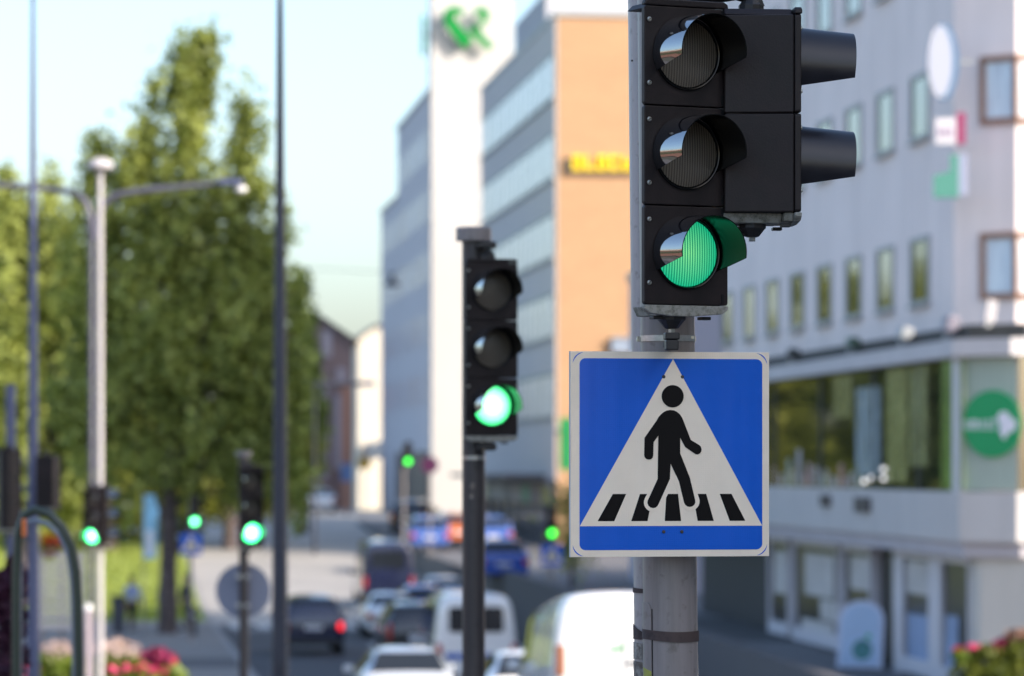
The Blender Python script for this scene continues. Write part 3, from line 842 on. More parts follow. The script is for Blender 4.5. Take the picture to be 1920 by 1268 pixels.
GB = thing('grey_office_block', 'tall lilac grey block in shade behind the white tower', 'building')
MB().bounds(18.17, 29, 216.1, 241, -4, 21.9).build('wall', wall_mat('grey_lilac', (0.60, 0.57, 0.60), 0.05, 0.05), GB)
MB().bounds(18.07, 29, 216.1, 241.1, 21.9, 22.15).build('roof_edge', M['frame_grey'], GB)
GC = thing('grey_office_block', 'lower lilac grey block further down the street past the tall one', 'building')
MB().bounds(18.17, 29, 241.1, 256, -4, 17.5).build('wall', wall_mat('grey_lilac_far', (0.60, 0.57, 0.60), 0.05, 0.05), GC)
MB().bounds(18.07, 29, 241.2, 256.1, 17.5, 17.7).build('roof_edge', M['frame_grey'], GC)
M['far_glass'] = mat('far_window_blind', (0.46, 0.44, 0.52), 0.3, var=0.2, scale=0.5)
M['far_glass_red'] = glass_mat('far_window_curtained', (0.46, 0.38, 0.40), 0.3, 1.5)
for i, z0 in enumerate((16.9, 13.3, 9.7, 6.1, 2.5)):
    for k in range(9):
        m = M['far_glass_red'] if (i * 7 + k * 5) % 6 == 0 else M['far_glass']
        MB().bounds(18.155, 18.18, 217.2 + k * 2.65, 218.6 + k * 2.65, z0 + 1.2, z0 + 3.0).build('window', m, GB)
    if z0 < 15:
        for k in range(5):
            MB().bounds(18.155, 18.18, 242.2 + k * 2.65, 243.6 + k * 2.65, z0 + 1.2, z0 + 3.0).build('window', M['far_glass'], GC)
MB().bounds(18.02, 18.17, 216.2, 240.8, -2.9, 0.9).build('shopfront', mat('shopfront_dark', (0.05, 0.045, 0.055), 0.4), GB)

# houses where the street ends
HB = thing('brick_house', 'brown brick house with a sloping gable roof at the far end of the street', 'building')
a, c = P(596, 0, 262), P(662, 0, 262)
zr = lambda py, d=262: (875 - py) / F * d
MB().prism([(a.x - 3.5, -6), (c.x, -6), (c.x, zr(640)), (a.x - 0.2, zr(590)), (a.x - 3.5, zr(640))], 262, 274, 'xz').build('wall', wall_mat('house_brown', (0.33, 0.22, 0.20), 0.15, 0.1), HB)
MB().prism([(c.x + 0.3, zr(645)), (c.x + 0.3, zr(638)), (a.x - 0.2, zr(584)), (a.x - 3.8, zr(638)), (a.x - 3.8, zr(645)), (a.x - 0.2, zr(592))], 261.6, 274.4, 'xz').build('roof', mat('roof_dark', (0.08, 0.07, 0.07), 0.8), HB)
for px, y0, y1, wpx in ((604, 620, 670, 18), (632, 690, 720, 16), (600, 720, 900, 14), (628, 740, 880, 12)):
    q = P(px, 0, 262)
    MB().bounds(q.x, q.x + wpx / F * 262, 261.85, 262.05, zr(y1), zr(y0)).build('window', M['far_glass_red'], HB)
q = P(642, 0, 261)
MB().bounds(q.x, q.x + 0.6, 261.7, 261.99, -5, zr(715)).build('pilaster', mat('pilaster_orange', (0.50, 0.24, 0.16), 0.7), HB)
HC = thing('cream_house', 'narrow cream house lit by the sun where the street ends', 'building')
a, c = P(672, 0, 292), P(712, 0, 292)
MB().prism([(a.x, -7), (a.x, zr(632, 292)), (a.x + 1.5, zr(612, 292)), (c.x + 2, zr(612, 292)), (c.x + 2, -6)], 292, 304, 'xz').build('wall', wall_mat('house_cream', (0.66, 0.60, 0.50)), HC)
MB().prism([(a.x - 0.4, zr(638, 292)), (a.x + 1.5, zr(606, 292)), (c.x + 2, zr(606, 292)), (c.x + 2, zr(612, 292)), (a.x + 1.5, zr(612, 292)), (a.x - 0.4, zr(644, 292))], 291.7, 304.2, 'xz').build('roof', mat('roof_grey_dark', (0.10, 0.10, 0.11), 0.8), HC)
q = P(690, 0, 292)
MB().bounds(q.x, q.x + 0.5, 257.88, 292.05, zr(860, 292), zr(830, 292)).build('window', M['far_glass'], HC)
t = thing('pale_house', 'small sunlit cream house end beside the tree at the far end', 'building')
a, c = P(556, 0, 250), P(590, 0, 250)
MB().prism([(a.x - 2, -6), (c.x, -6), (c.x, zr(860, 250)), (a.x - 0.6, zr(825, 250)), (a.x - 2, zr(860, 250))], 250, 258, 'xz').build('wall', wall_mat('house_end_cream', (0.72, 0.55, 0.36)), t)
MB().prism([(c.x + 0.2, zr(864, 250)), (c.x + 0.2, zr(858, 250)), (a.x - 0.6, zr(820, 250)), (a.x - 2.2, zr(858, 250)), (a.x - 2.2, zr(864, 250)), (a.x - 0.6, zr(826, 250))], 249.7, 258.2, 'xz').build('roof', M['ledge_dark'], t)

# tall block standing right of the camera: its shade covers the nearest signals
t = thing('corner_office_block', 'plain grey office block standing beside the near pavement', 'building')
MB().bounds(13.5, 19.3, -24, 34, -3.2, 12.5).build('wall', wall_mat('office_cream', (0.66, 0.56, 0.46)), t)
MB().bounds(13.3, 19.5, -24.2, 34.2, 12.5, 12.9).build('roof', M['ledge_dark'], t)
for i in range(4):
    for k in range(12 if i < 3 else 0):
        facade_window(t, 13.5, -20 + k * 4.4, 1.2 + i * 3.8, 3.2 + i * 3.8, 2.4, M['frame_grey'], M['glass'])


t = thing('brick_building', 'long brown brick building with a pale band across the street on the left', 'building')
MB().bounds(-62, -48, -10, 75, -3, 6).build('wall', brick_mat('brown_brick', (0.26, 0.12, 0.09), (0.22, 0.10, 0.08), (0.3, 0.25, 0.22), 0.3, 0.09), t)
MB().bounds(-62.1, -47.9, -10.1, 75.1, 6, 7.6).build('parapet', M['render_cream'], t)
MB().bounds(-61, -50, -9, 74, 7.6, 8.0).build('roof', M['ledge_dark'], t)
for k in range(16):
    MB().bounds(-48.02, -47.95, -6 + k * 5, -3.4 + k * 5, 1.0, 4.4).build('window', M['glass'], t)

# ------------------------------------------------------------------ signal heads
PITCH = 0.309
LR = 0.104


def visor_mb(L=0.176, r0=0.119, r1=0.114, a0=118, a1=98, tilt=2.0, n=36, m=8, th=0.003, far=1.0):
    b = MB(Matrix.Rotation(R(tilt), 4, 'X'))
    for (dr, mi) in ((0.0, 0), (-th, 1)):
        vs = []; fs = []
        for i in range(m + 1):
            u = i / m
            r = r0 + (r1 - r0) * u + dr
            am = a0 + (a1 - a0) * u
            for k in range(n + 1):
                a = R(-am + (1 + far) * am * k / n)
                vs.append((r * math.sin(a), -L * u, r * math.cos(a)))
        for i in range(m):
            for k in range(n):
                q = (i * (n + 1) + k, i * (n + 1) + k + 1, (i + 1) * (n + 1) + k + 1, (i + 1) * (n + 1) + k)
                fs.append(q if mi == 0 else q[::-1])
        b.add(vs, fs, mi)
    k0 = (m + 1) * (n + 1)
    rim = []
    for k in range(n): rim.append((m * (n + 1) + k, m * (n + 1) + k + 1, k0 + m * (n + 1) + k + 1, k0 + m * (n + 1) + k))
    for i in range(m):
        for k in (0, n):
            rim.append((i * (n + 1) + k, (i + 1) * (n + 1) + k, k0 + (i + 1) * (n + 1) + k, k0 + i * (n + 1) + k))
    b.f += rim; b.mi += [1] * len(rim)
    return b


def build_keep(b, name, mats, parent, loc):
    me = bpy.data.meshes.new(name)
    me.from_pydata(b.v, [], b.f)
    for mm in mats: me.materials.append(mm)
    me.polygons.foreach_set("material_index", b.mi)
    me.polygons.foreach_set("use_smooth", [True] * len(me.polygons))
    me.set_sharp_from_angle(angle=R(50))
    o = bpy.data.objects.new(name, me); col.objects.link(o); o.parent = parent; o.location = loc
    return o


def lens_mb():
    b = MB()
    prof = [(LR, 0.0), (LR, -0.004), (LR * 0.85, -0.0085), (LR * 0.6, -0.0125), (LR * 0.3, -0.0148), (0.002, -0.0155)]
    b.lathe(prof, 48, 'y')
    return b


def make_head(name, label, cat, n, lit, lit_mat, group, depth=0.19, back=0.05, gloss=True, tilt=2.0, face_mat=None, hub_y=0.06, a0=118, a1=98, far=1.0):
    """head with n round aspects; -Y local is the direction it shows; origin at the centre of the front plates"""
    t = thing(name, label, cat, (0, 0, 0), 0, group)
    fm = face_mat or M['housing']
    zs = [((n - 1) / 2 - i) * PITCH for i in range(n)]
    ztop, zbot = zs[0] + PITCH / 2, zs[-1] - PITCH / 2
    # rear bodies: narrower toward the back, one box per aspect, a dark seam between
    b = MB()
    for z in zs:
        h = PITCH / 2 - 0.0015
        a, c = 0.140, back
        vs = [(-a, 0.021, z - h), (a, 0.021, z - h), (a, 0.021, z + h), (-a, 0.021, z + h), (-c, depth, z - h), (c, depth, z - h), (c, depth, z + h), (-c, depth, z + h)]
        b.add(vs, [(0, 1, 2, 3), (4, 7, 6, 5), (0, 4, 5, 1), (1, 5, 6, 2), (2, 6, 7, 3), (3, 7, 4, 0)])
    b.bounds(-back + 0.004, back - 0.004, 0.022, depth - 0.006, zbot + 0.01, ztop - 0.01)
    b.build('housing', M['housing'], t, bev=0.004)
    for i, z in enumerate(zs):
        d = MB().prism(rrect(0.295, PITCH - 0.004, 0.008, 3), 0.0, 0.02, 'xz').build('door', fm, t, loc=(0, 0, z), bev=0.0025)
        for sx in (-1,):
            for sz in (-1, 1):
                s = MB().lathe([(0.0075, 0.0), (0.0075, -0.0035), (0.005, -0.0055)], 12, 'y').box((0, -0.0058, 0), (0.009, 0.0012, 0.0016), 1)
                s.build('screw', [M['screw'], M['gap']], d, loc=(sx * 0.131, 0, sz * 0.098 + 0.012), rot=(0, R(40 * sx + 25 * sz), 0))
        MB().bounds(0.124, 0.131, -0.003, 0.001, -0.148, -0.118).bounds(0.124, 0.131, -0.003, 0.001, 0.13, 0.15).build('latch', M['gap'], d)
        MB().lathe([(0.1135, 0.0), (0.1135, -0.010), (0.111, -0.012), (0.108, -0.011), (LR, -0.002)], 48, 'y', cap=False).build('bezel', M['visor_in'], t, smooth=True, loc=(0, 0, z + 0.008))
        lens_mb().build('lens', lit_mat if i == lit else M['lens_off'], t, smooth=True, loc=(0, -0.001, z + 0.008))
        build_keep(visor_mb(tilt=tilt, a0=a0, a1=a1, far=far), 'visor', [M['visor_out'] if gloss else M['visor_matt'], M['visor_in']], t, (0, -0.003, z + 0.008))
    # end caps
    b = MB()
    b.prism([(-0.148, 0), (0.148, 0), (0.148, -0.012), (0.125, -0.026), (0.03, -0.034), (-0.05, -0.034), (-0.125, -0.026), (-0.148, -0.012)], -0.002, 0.02, 'xz')
    b.prism([(-0.125, 0), (0.125, 0), (0.115, -0.026), (-0.115, -0.026)], 0.0205, 0.05, 'xz')
    b.prism([(-0.09, 0), (0.09, 0), (0.075, -0.03), (-0.075, -0.03)], 0.051, depth, 'xz')
    b.build('end_cap', M['cap'], t, loc=(0, 0, zbot), bev=0.003)
    b = MB()
    b.prism([(-0.149, 0), (0.149, 0), (0.146, 0.014), (0.134, 0.021), (-0.134, 0.021), (-0.146, 0.014)], -0.004, 0.02, 'xz')
    b.prism([(-0.11, 0), (0.11, 0), (0.09, 0.02), (-0.09, 0.02)], 0.021, depth, 'xz')
    b.build('top_cap', fm, t, loc=(0, 0, ztop), bev=0.004)
    for sx in (-1, 1): MB().box((sx * 0.085, 0.04, zbot - 0.038), (0.034, 0.03, 0.010)).build('drain_lug', M['rubber'], t, bev=0.002)
    # swivel hub underneath and above
    b = MB()
    b.lathe([(0.044, 0.0), (0.044, -0.012), (0.038, -0.018), (0.022, -0.038), (0.016, -0.040)], 10, 'z')
    b.build('hub', M['rubber'], t, loc=(-0.02, hub_y, zbot - 0.031))
    MB().lathe([(0.011, 0.0), (0.011, -0.014)], 6, 'z').build('bolt', M['screw'], t, loc=(-0.02, hub_y, zbot - 0.070))
    b = MB().lathe([(0.04, 0.0), (0.04, 0.02), (0.026, 0.04), (0.02, 0.05)], 10, 'z')
    b.build('hub', M['rubber'], t, loc=(0.0, hub_y, ztop + 0.021))
    return t


YAW0 = -TH          # rotation that turns -Y local to the camera
HEAD = make_head('traffic_light', 'large sharp three-lens traffic light showing green above the blue crossing sign', 'traffic light', 3, 2, M['lens_green'], 'traffic lights showing green')
HEAD.location = P(1287, 293, 11.5)
HEAD.rotation_euler.z = YAW0 + R(26)

PED = make_head('pedestrian_signal', 'black two-lens signal seen from its side behind the large green traffic light', 'traffic light', 2, -1, None, None, depth=0.235, back=0.11, gloss=False, tilt=4.0, hub_y=0.135, a0=128, a1=108, far=0.66)
PED.location = P(1488, 220, 11.66)
PED.rotation_euler.z = YAW0 + R(95)


def head_copy(label, loc, rz, lit_mat=None, group='traffic lights showing green', src=None):
    h = copy_tree(src or HEAD)
    h['label'] = label
    if group: h['group'] = group
    elif 'group' in h: del h['group']
    h.location = loc; h.rotation_euler.z = rz
    if lit_mat:
        for ch in h.children:
            if ch.name.startswith('lens') and ch.data.materials[0] == M['lens_green']:
                ch.data = ch.data.copy(); ch.data.materials[0] = lit_mat
    return h


head_copy('middle-distance three-lens traffic light with glowing white-green lens on the dark capped post', P(922, 655, 19.8), YAW0 + R(19), M['lens_green_bright'])
head_copy('small three-lens traffic light showing green above the round grey sign back', P(471, 951, 43.4), YAW0 + R(16), M['lens_green_far'])
head_copy('traffic light showing green on the front of the white lamp post', P(173, 970, 59.6), YAW0 - R(12), M['lens_green_far'])
head_copy('traffic light on the lamp post turned aside with its three visors in profile', P(203, 968, 59.9), YAW0 + R(80), M['lens_off'], 'traffic lights turned away')
head_copy('distant green traffic light above the small blue crossing sign by the tree trunk', P(365, 959, 110.8), YAW0 + R(8), M['lens_green_far'])
head_copy('distant green traffic light in front of the dark shopfront left of the white tower', P(765, 851, 150), YAW0 + R(8), M['lens_green_yellowish'])
head_copy('distant green traffic light above a small blue crossing sign right of the dark capped post', P(1035, 981, 110.8), YAW0 + R(8), M['lens_green_yellowish'])
head_copy('dark three-lens traffic light seen from behind at the left edge', P(18, 918, 43.0), YAW0 + R(170), M['lens_off'], 'traffic lights turned away')
head_copy('short dark two-lens signal seen from behind right of the blue mast', P(91, 905, 44.6), YAW0 + R(175), None, 'traffic lights turned away', PED)
# pale backing plates on the two heads seen from behind
for nm, px, py, d, hh in (('backing_board', 18, 918, 42.5, 0.96), ('backing_board', 108, 905, 44.2, 0.70)):
    pass


# ------------------------------------------------------------------ near posts
def lean_post(px0, px1, d, r, z_top, z_bot):
    """axis of a slightly leaning post: px0 at pixel row 0, px1 at pixel row 1268"""
    k = d / F
    def at(z):
        py = 875 - z / k
        px = px0 + (px1 - px0) * py / 1268
        p = P(px, 875, d); p.z = z
        return p
    return at(z_top), at(z_bot)


D1 = 11.83
top, bot = lean_post(1246, 1258, D1, 0.0865, 2.3, road_z(D1) + 0.1)
NP = thing('signal_post', 'thick grey steel post carrying the large traffic light and the blue crossing sign', 'post', bot, 0)
axis = top - bot
PR = 0.0865
MB().tube([(0, 0, 0), tuple(axis)], PR, 48).build('shaft', M['pole'], NP, smooth=True)
MB().lathe([(0.16, 0.0), (0.16, 0.02), (0.10, 0.035), (0.0875, 0.06)], 40, 'z').build('base_plate', M['steel'], NP)


def on_axis(py, base=bot, ax=axis, d=D1):
    z = (875 - py) / F * d
    s = (z - base.z) / ax.z
    return ax * s


def arc_panel(b, r, a0, a1, z0f, z1f, n=14, mi=0, th=0.003):
    """curved sheet on a post: angles measured from the camera direction, positive to the right"""
    vs = []; fs = []
    for rr in (r, r - th):
        for k in range(n + 1):
            a = R(a0 + (a1 - a0) * k / n)
            dx = RGT * math.sin(a) - FWD * math.cos(a)
            for zf in (z0f, z1f):
                z = zf(k / n) if callable(zf) else zf
                s = z / axis.z
                q = axis * s + dx * rr; vs.append((q.x, q.y, z))
    m = 2 * (n + 1)
    for k in range(n):
        i = 2 * k
        fs.append((i, i + 2, i + 3, i + 1)); fs.append((m + i, m + i + 1, m + i + 3, m + i + 2))
        fs.append((i, m + i, m + i + 2, i + 2)); fs.append((i + 1, i + 3, m + i + 3, m + i + 1))
    fs.append((0, 1, m + 1, m)); fs.append((2 * n, m + 2 * n, m + 2 * n + 1, 2 * n + 1))
    b.add(vs, fs, mi)


def zl_(py): return (875 - py) / F * D1 - bot.z


# access door: shallow curved panel with a rounded top corner
zt = zl_(1129); zb = 0.25
b = MB()
def door_top(u): return zt - (0.0 if u < 0.72 else 0.035 * (1 - math.sqrt(max(0, 1 - ((u - 0.72) / 0.28) ** 2))))
arc_panel(b, PR + 0.0028, -92, -46, zb, door_top, n=24)
b.build('access_door', M['pole'], NP, smooth=True)
b = MB(); arc_panel(b, PR + 0.0006, -46, -43.3, zb, zt - 0.02, n=2); b.build('door_gap', M['gap'], NP)
b = MB(); arc_panel(b, PR + 0.0044, -88, 94, lambda u: zl_(1198) - 0.010 * u + 0.002 * math.sin(9 * u), lambda u: zl_(1180) - 0.006 * u + 0.002 * math.sin(7 * u + 1), n=30, th=0.0012); b.build('tape', M['tape'], NP, smooth=True)
b = MB(); arc_panel(b, PR + 0.0040, -78, -46, zl_(1300), lambda u: zl_(1250) - 0.012 * u, n=8, th=0.001); b.build('sticker', M['sticker'], NP, smooth=True)
# clamp band with its bolts and the lower swivel bracket
b = MB(); arc_panel(b, PR + 0.0035, -180, 180, zl_(641), zl_(630), n=60, th=0.003); b.build('clamp_band', M['steel'], NP, smooth=True)
b = MB()
q = on_axis(636) - RGT * (PR + 0.006); b.box(tuple(q), (0.012, 0.02, 0.016)); b.lathe([(0.005, 0), (0.005, 0.03)], 8, 'y', X=Matrix.Translation(q))
q = on_axis(634) + RGT * (PR - 0.02) - FWD * (PR * 0.55); b.box(tuple(q), (0.03, 0.012, 0.008))
b.build('clamp_bolt', M['screw'], NP)
# lower bracket reaching from the post to the hub under the head
hubw = HEAD.matrix_basis @ Vector((-0.02, 0.06, -1.5 * PITCH - 0.086))
hl = hubw - bot
b = MB()
b.box((hl.x, hl.y, hl.z - 0.008), (0.046, 0.05, 0.022))
b.box((hl.x, hl.y, hl.z - 0.036), (0.040, 0.046, 0.032))
pc = on_axis(636)
pv = Vector((pc.x, pc.y, hl.z - 0.03))
b.tube([(hl.x, hl.y, hl.z - 0.03), tuple(pv)], 0.018, 10)
b.build('lower_bracket', M['rubber'], NP, bev=0.004)
# upper bracket: from the post over the head and out to the pedestrian signal
b = MB()
ht = (HEAD.matrix_basis @ Vector((0, 0.07, 1.5 * PITCH + 0.06))) - bot
pt_ = (PED.matrix_basis @ Vector((0, 0.135, PITCH + 0.062))) - bot
zz = pt_.z + 0.01
pc = on_axis(0); pc = Vector((pc.x, pc.y, zz))
b.tube([(ht.x, ht.y, ht.z - 0.02), (ht.x, ht.y, zz), ((ht.x + pc.x) / 2, (ht.y + pc.y) / 2, zz + 0.008), tuple(pc)], [0.028, 0.03, 0.028, 0.03], 12)
b.tube([tuple(pc), (pt_.x - 0.05, pt_.y, zz + 0.012), (pt_.x, pt_.y, zz), (pt_.x + 0.01, pt_.y, pt_.z - 0.03)], [0.028, 0.027, 0.03, 0.034], 12)
b.build('upper_bracket', M['rubber'], NP, smooth=True)
b = MB()
hp = (PED.matrix_basis @ Vector((-0.02, 0.135, -PITCH - 0.052))) - bot
pq = on_axis(430); pq = Vector((pq.x, pq.y, hp.z))
b.tube([tuple(hp), tuple(pq)], 0.016, 10)
b.build('lower_bracket', M['rubber'], NP, bev=0.003)

# lamp column right behind the signal post
D2 = 12.12
top2, bot2 = lean_post(1224, 1239, D2, 0.086, 7.2, road_z(D2) + 0.1)
LP = thing('lamp_column', 'paler grey lamp column close behind the thick signal post, with torn stickers', 'post', bot2)
ax2 = top2 - bot2
MB().tube([(0, 0, 0), tuple(ax2)], [0.088, 0.07], 40).build('shaft', M['pole_light'], LP, smooth=True)
MB().tube([tuple(ax2 * 0.998), tuple(ax2 + Vector((0, 0, 0.25))), tuple(ax2 + Vector((0.5, 0, 0.45))), tuple(ax2 + Vector((1.6, 0, 0.5)))], 0.04, 14).build('arm', M['pole_light'], LP, smooth=True)
MB().box(tuple(ax2 + Vector((1.8, 0, 0.5))), (0.7, 0.26, 0.12)).build('lamp_head', M['mast'], LP, bev=0.04)
_ax, _bot, _D = axis, bot, D1
axis, bot = ax2, bot2
def zl2(py): return (875 - py) / F * D2 - bot2.z
RP = 0.0868
for (y0, y1, a0, a1, m) in ((1111, 1101, -84, -38, 'tape'), (1198, 1168, -88, -38, 'tape'), (1235, 1203, -88, -45, 'paper'), (1290, 1238, -86, -40, 'paper')):
    b = MB(); sl = 0.03 if m == 'tape' and y1 == 1168 else 0.004
    arc_panel(b, RP + 0.0025, a0, a1, zl2(y0), (lambda u, y1=y1, sl=sl: zl2(y1) - sl * u), n=12, th=0.001)
    b.build('sticker', M[m], LP, smooth=True)
b = MB(); arc_panel(b, 0.0835, -63, -58, zl2(118), zl2(115), n=3); b.build('bolt_hole', M['gap'], LP)
axis, bot = _ax, _bot

# ------------------------------------------------------------------ pedestrian crossing sign
SG = thing('crossing_sign', 'large sharp blue and white square pedestrian crossing sign on the thick grey post', 'sign', P(1257, 852, 11.66), YAW0 + R(12), 'pedestrian crossing signs')
SS = 0.645
kx, kz = SS / 1140, SS / 1158


def sz(x, y): return ((x - 652) * kx, (641 - y) * kz)


MB().prism([(-SS / 2, -SS / 2), (SS / 2, -SS / 2), (SS / 2, SS / 2), (-SS / 2, SS / 2)], 0.0, 0.003, 'xz').build('plate', M['sign_white'], SG, bev=0.001)
b = MB()
b.bounds(-SS / 2, -SS / 2 + 0.004, 0.0031, 0.022, -SS / 2, SS / 2); b.bounds(SS / 2 - 0.004, SS / 2, 0.0031, 0.022, -SS / 2, SS / 2)
b.bounds(-SS / 2 + 0.0041, SS / 2 - 0.0041, 0.0031, 0.022, SS / 2 - 0.004, SS / 2); b.bounds(-SS / 2 + 0.0041, SS / 2 - 0.0041, 0.0031, 0.022, -SS / 2, -SS / 2 + 0.004)
b.build('folded_edge', M['sign_back'], SG)
b = MB(); b.bounds(-0.30, 0.30, 0.0225, 0.04, 0.22, 0.26); b.bounds(-0.30, 0.30, 0.0225, 0.04, -0.26, -0.22); b.build('stiffener', M['steel'], SG)
bl = [sz(133, 101), sz(1182, 1181)]
cx, cz = (bl[0][0] + bl[1][0]) / 2, (bl[0][1] + bl[1][1]) / 2
MB().prism([(x + cx, z + cz) for x, z in rrect(bl[1][0] - bl[0][0], bl[0][1] - bl[1][1], 0.019, 8)], -0.0007, 0.0, 'xz').build('blue_field', M['sign_blue'], SG)
MB().prism([sz(667, 103), sz(1181, 1046), sz(134, 1046)], -0.0014, -0.0007, 'xz').build('white_triangle', M['sign_white'], SG)
for q in (((322, 865), (398, 865), (330, 1018), (235, 1018)), ((477, 865), (552, 865), (520, 1018), (427, 1018)), ((628, 865), (695, 865), (713, 1018), (619, 1018)),
          ((780, 865), (857, 865), (901, 1018), (808, 1018)), ((935, 865), (1003, 865), (1083, 1018), (993, 1018))):
    MB().prism([sz(*p) for p in q], -0.0020, -0.0014, 'xz').build('crossing_bar', M['sign_black'], SG)
def capsule(p, q, r, n=12):
    p, q = Vector(p), Vector(q); a0 = math.atan2((q - p).y, (q - p).x)
    return [(q.x + r * math.cos(a0 - PI / 2 + PI * k / n), q.y + r * math.sin(a0 - PI / 2 + PI * k / n)) for k in range(n + 1)] + \
           [(p.x + r * math.cos(a0 + PI / 2 + PI * k / n), p.y + r * math.sin(a0 + PI / 2 + PI * k / n)) for k in range(n + 1)]
for k, (p, q) in enumerate((((612, 800), (552, 913)), ((725, 790), (766, 907)))):
    MB().prism([sz(*v) for v in capsule(p, q, 53)], -0.0026 - k * 0.0002, -0.0014, 'xz').build('white_halo', M['sign_white'], SG)
MB().prism([sz(*v) for v in circle(664, 313, 63, 48)], -0.0034, -0.0014, 'xz').build('figure_head', M['sign_black'], SG)
body = [(574, 448), (584, 430), (597, 415), (612, 403), (630, 394), (650, 390), (672, 393), (690, 402), (706, 416), (718, 434), (724, 448),
        (768, 560), (816, 588), (825, 597), (830, 612), (828, 626), (820, 636), (808, 642), (797, 641), (736, 600), (707, 546), (707, 636), (762, 772), (793, 900),
        (794, 914), (788, 927), (776, 936), (762, 939), (748, 936), (736, 927), (729, 914), (700, 795), (652, 693), (648, 780), (584, 920), (576, 934), (564, 943), (550, 945), (536, 941),
        (525, 931), (519, 917), (521, 902), (578, 780), (582, 535), (554, 573), (552, 648), (549, 660), (540, 669), (527, 671), (513, 668), (504, 658), (501, 645), (503, 548)]
MB().prism([sz(*v) for v in body], -0.0034, -0.0014, 'xz').build('figure_body', M['sign_black'], SG)
for (x, y) in ((613, 203), (720, 203), (613, 1079), (717, 1079)):
    MB().lathe([(0.0055, -0.0008), (0.0055, -0.0025), (0.0035, -0.004)], 14, 'y').build('rivet', mat('rivet_dark', (0.06, 0.06, 0.06), 0.4, 0.6) if 'rivet_dark' not in bpy.data.materials else bpy.data.materials['rivet_dark'], SG, loc=(sz(x, y)[0], 0, sz(x, y)[1]))
for sx, sy in ((-1, 1), (1, 1), (-1, -1), (1, -1)):
    o_ = []; i_ = []
    for k in range(13):
        a = R(90 * k / 12); wv = math.sin(PI * k / 12)
        for lst, r in ((o_, 0.0345), (i_, 0.0345 - 0.0035 * wv - 0.0002)):
            lst.append((sx * (SS / 2 - 0.0415 + r * math.cos(a)), sy * (SS / 2 - 0.0375 + r * math.sin(a))))
    vs = [(x, -0.0006, z) for x, z in o_] + [(x, -0.0006, z) for x, z in i_]
    MB().add(vs, [(k, k + 1, 14 + k, 13 + k) for k in range(12)]).build('corner_arc', M['sign_blue'], SG)


# ------------------------------------------------------------------ further posts and lamps
def post(label, px, d, py_top, r, m, cap=None, base=None, group='posts carrying signals'):
    g = base or G(px, d)
    g.z += 0.12 if g.x < 3.3 and g.y < 129 else 0.0
    t = thing('signal_post', label, 'post', g, 0, group)
    h = (875 - py_top) / F * d - g.z
    MB().tube([(0, 0, 0), (0, 0, h)], r, 24).build('shaft', m, t, smooth=True)
    MB().lathe([(r * 2, 0), (r * 2, 0.03), (r * 1.2, 0.06)], 24).build('base_plate', M['steel'], t)
    if cap:
        rc, hc = cap
        MB().lathe([(rc, 0), (rc, hc - 0.008), (rc - 0.008, hc)], 32).build('post_cap', M['pole'], t, smooth=True, loc=(0, 0, h))
    return t


T2 = post('dark capped post carrying the middle-distance green traffic light', 888, 19.95, 452, 0.062, M['pole_dark'], (0.096, 0.072))
hz = T2.location.z
for zc, nm in ((P(0, 838, 19.95).z, 'lower_bracket'), (P(0, 462, 19.95).z, 'upper_bracket')):
    z = zc - hz
    b = MB(); b.box((0.055, -0.09, z), (0.09, 0.12, 0.03)); b.tube([(0, 0, z), (0.1, -0.12, z)], 0.022, 10)
    b.build(nm, M['rubber'], T2, bev=0.004)
MB().lathe([(0.065, 0), (0.065, 0.02)], 28).build('clamp_band', M['steel'], T2, loc=(0, 0, P(0, 862, 19.95).z - hz))
b = MB()
for dz, s in ((0.0, 0.02), (-0.05, 0.016)): b.box((-0.012 + dz * 0.1, -0.0625, P(0, 912, 19.95).z - hz + dz), (s, 0.004, 0.03))
b.build('sticker', M['paper'], T2)
T3 = post('slim dark post with the round sign back and small green traffic light', 457, 43.6, 856, 0.056, M['pole_dark'], (0.09, 0.06))
post('blue grey post at the left edge behind the dark signal heads', 20, 43.4, 722, 0.058, M['mast_blue'])
post('thin grey post of the small crossing sign by the tree trunk', 357, 111, 940, 0.055, M['pole'])
post('thin grey post of the distant signal before the dark shopfront', 757, 150.2, 835, 0.055, M['pole'])
post('thin grey post of the distant crossing sign right of the dark capped post', 1034, 111, 960, 0.055, M['pole'])

# round sign seen from behind
t = thing('round_sign', 'round grey traffic sign seen from behind on the slim dark post', 'sign', P(456, 1108, 43.69), YAW0)
MB().prism(circle(0, 0, 0.325, 48), 0.0, 0.012, 'xz').build('disc', M['sign_back_blue'], t)
for zz in (-0.17, 0.17): MB().bounds(-0.07, 0.07, -0.14, -0.001, zz - 0.025, zz + 0.025).build('bracket', M['steel'], t)

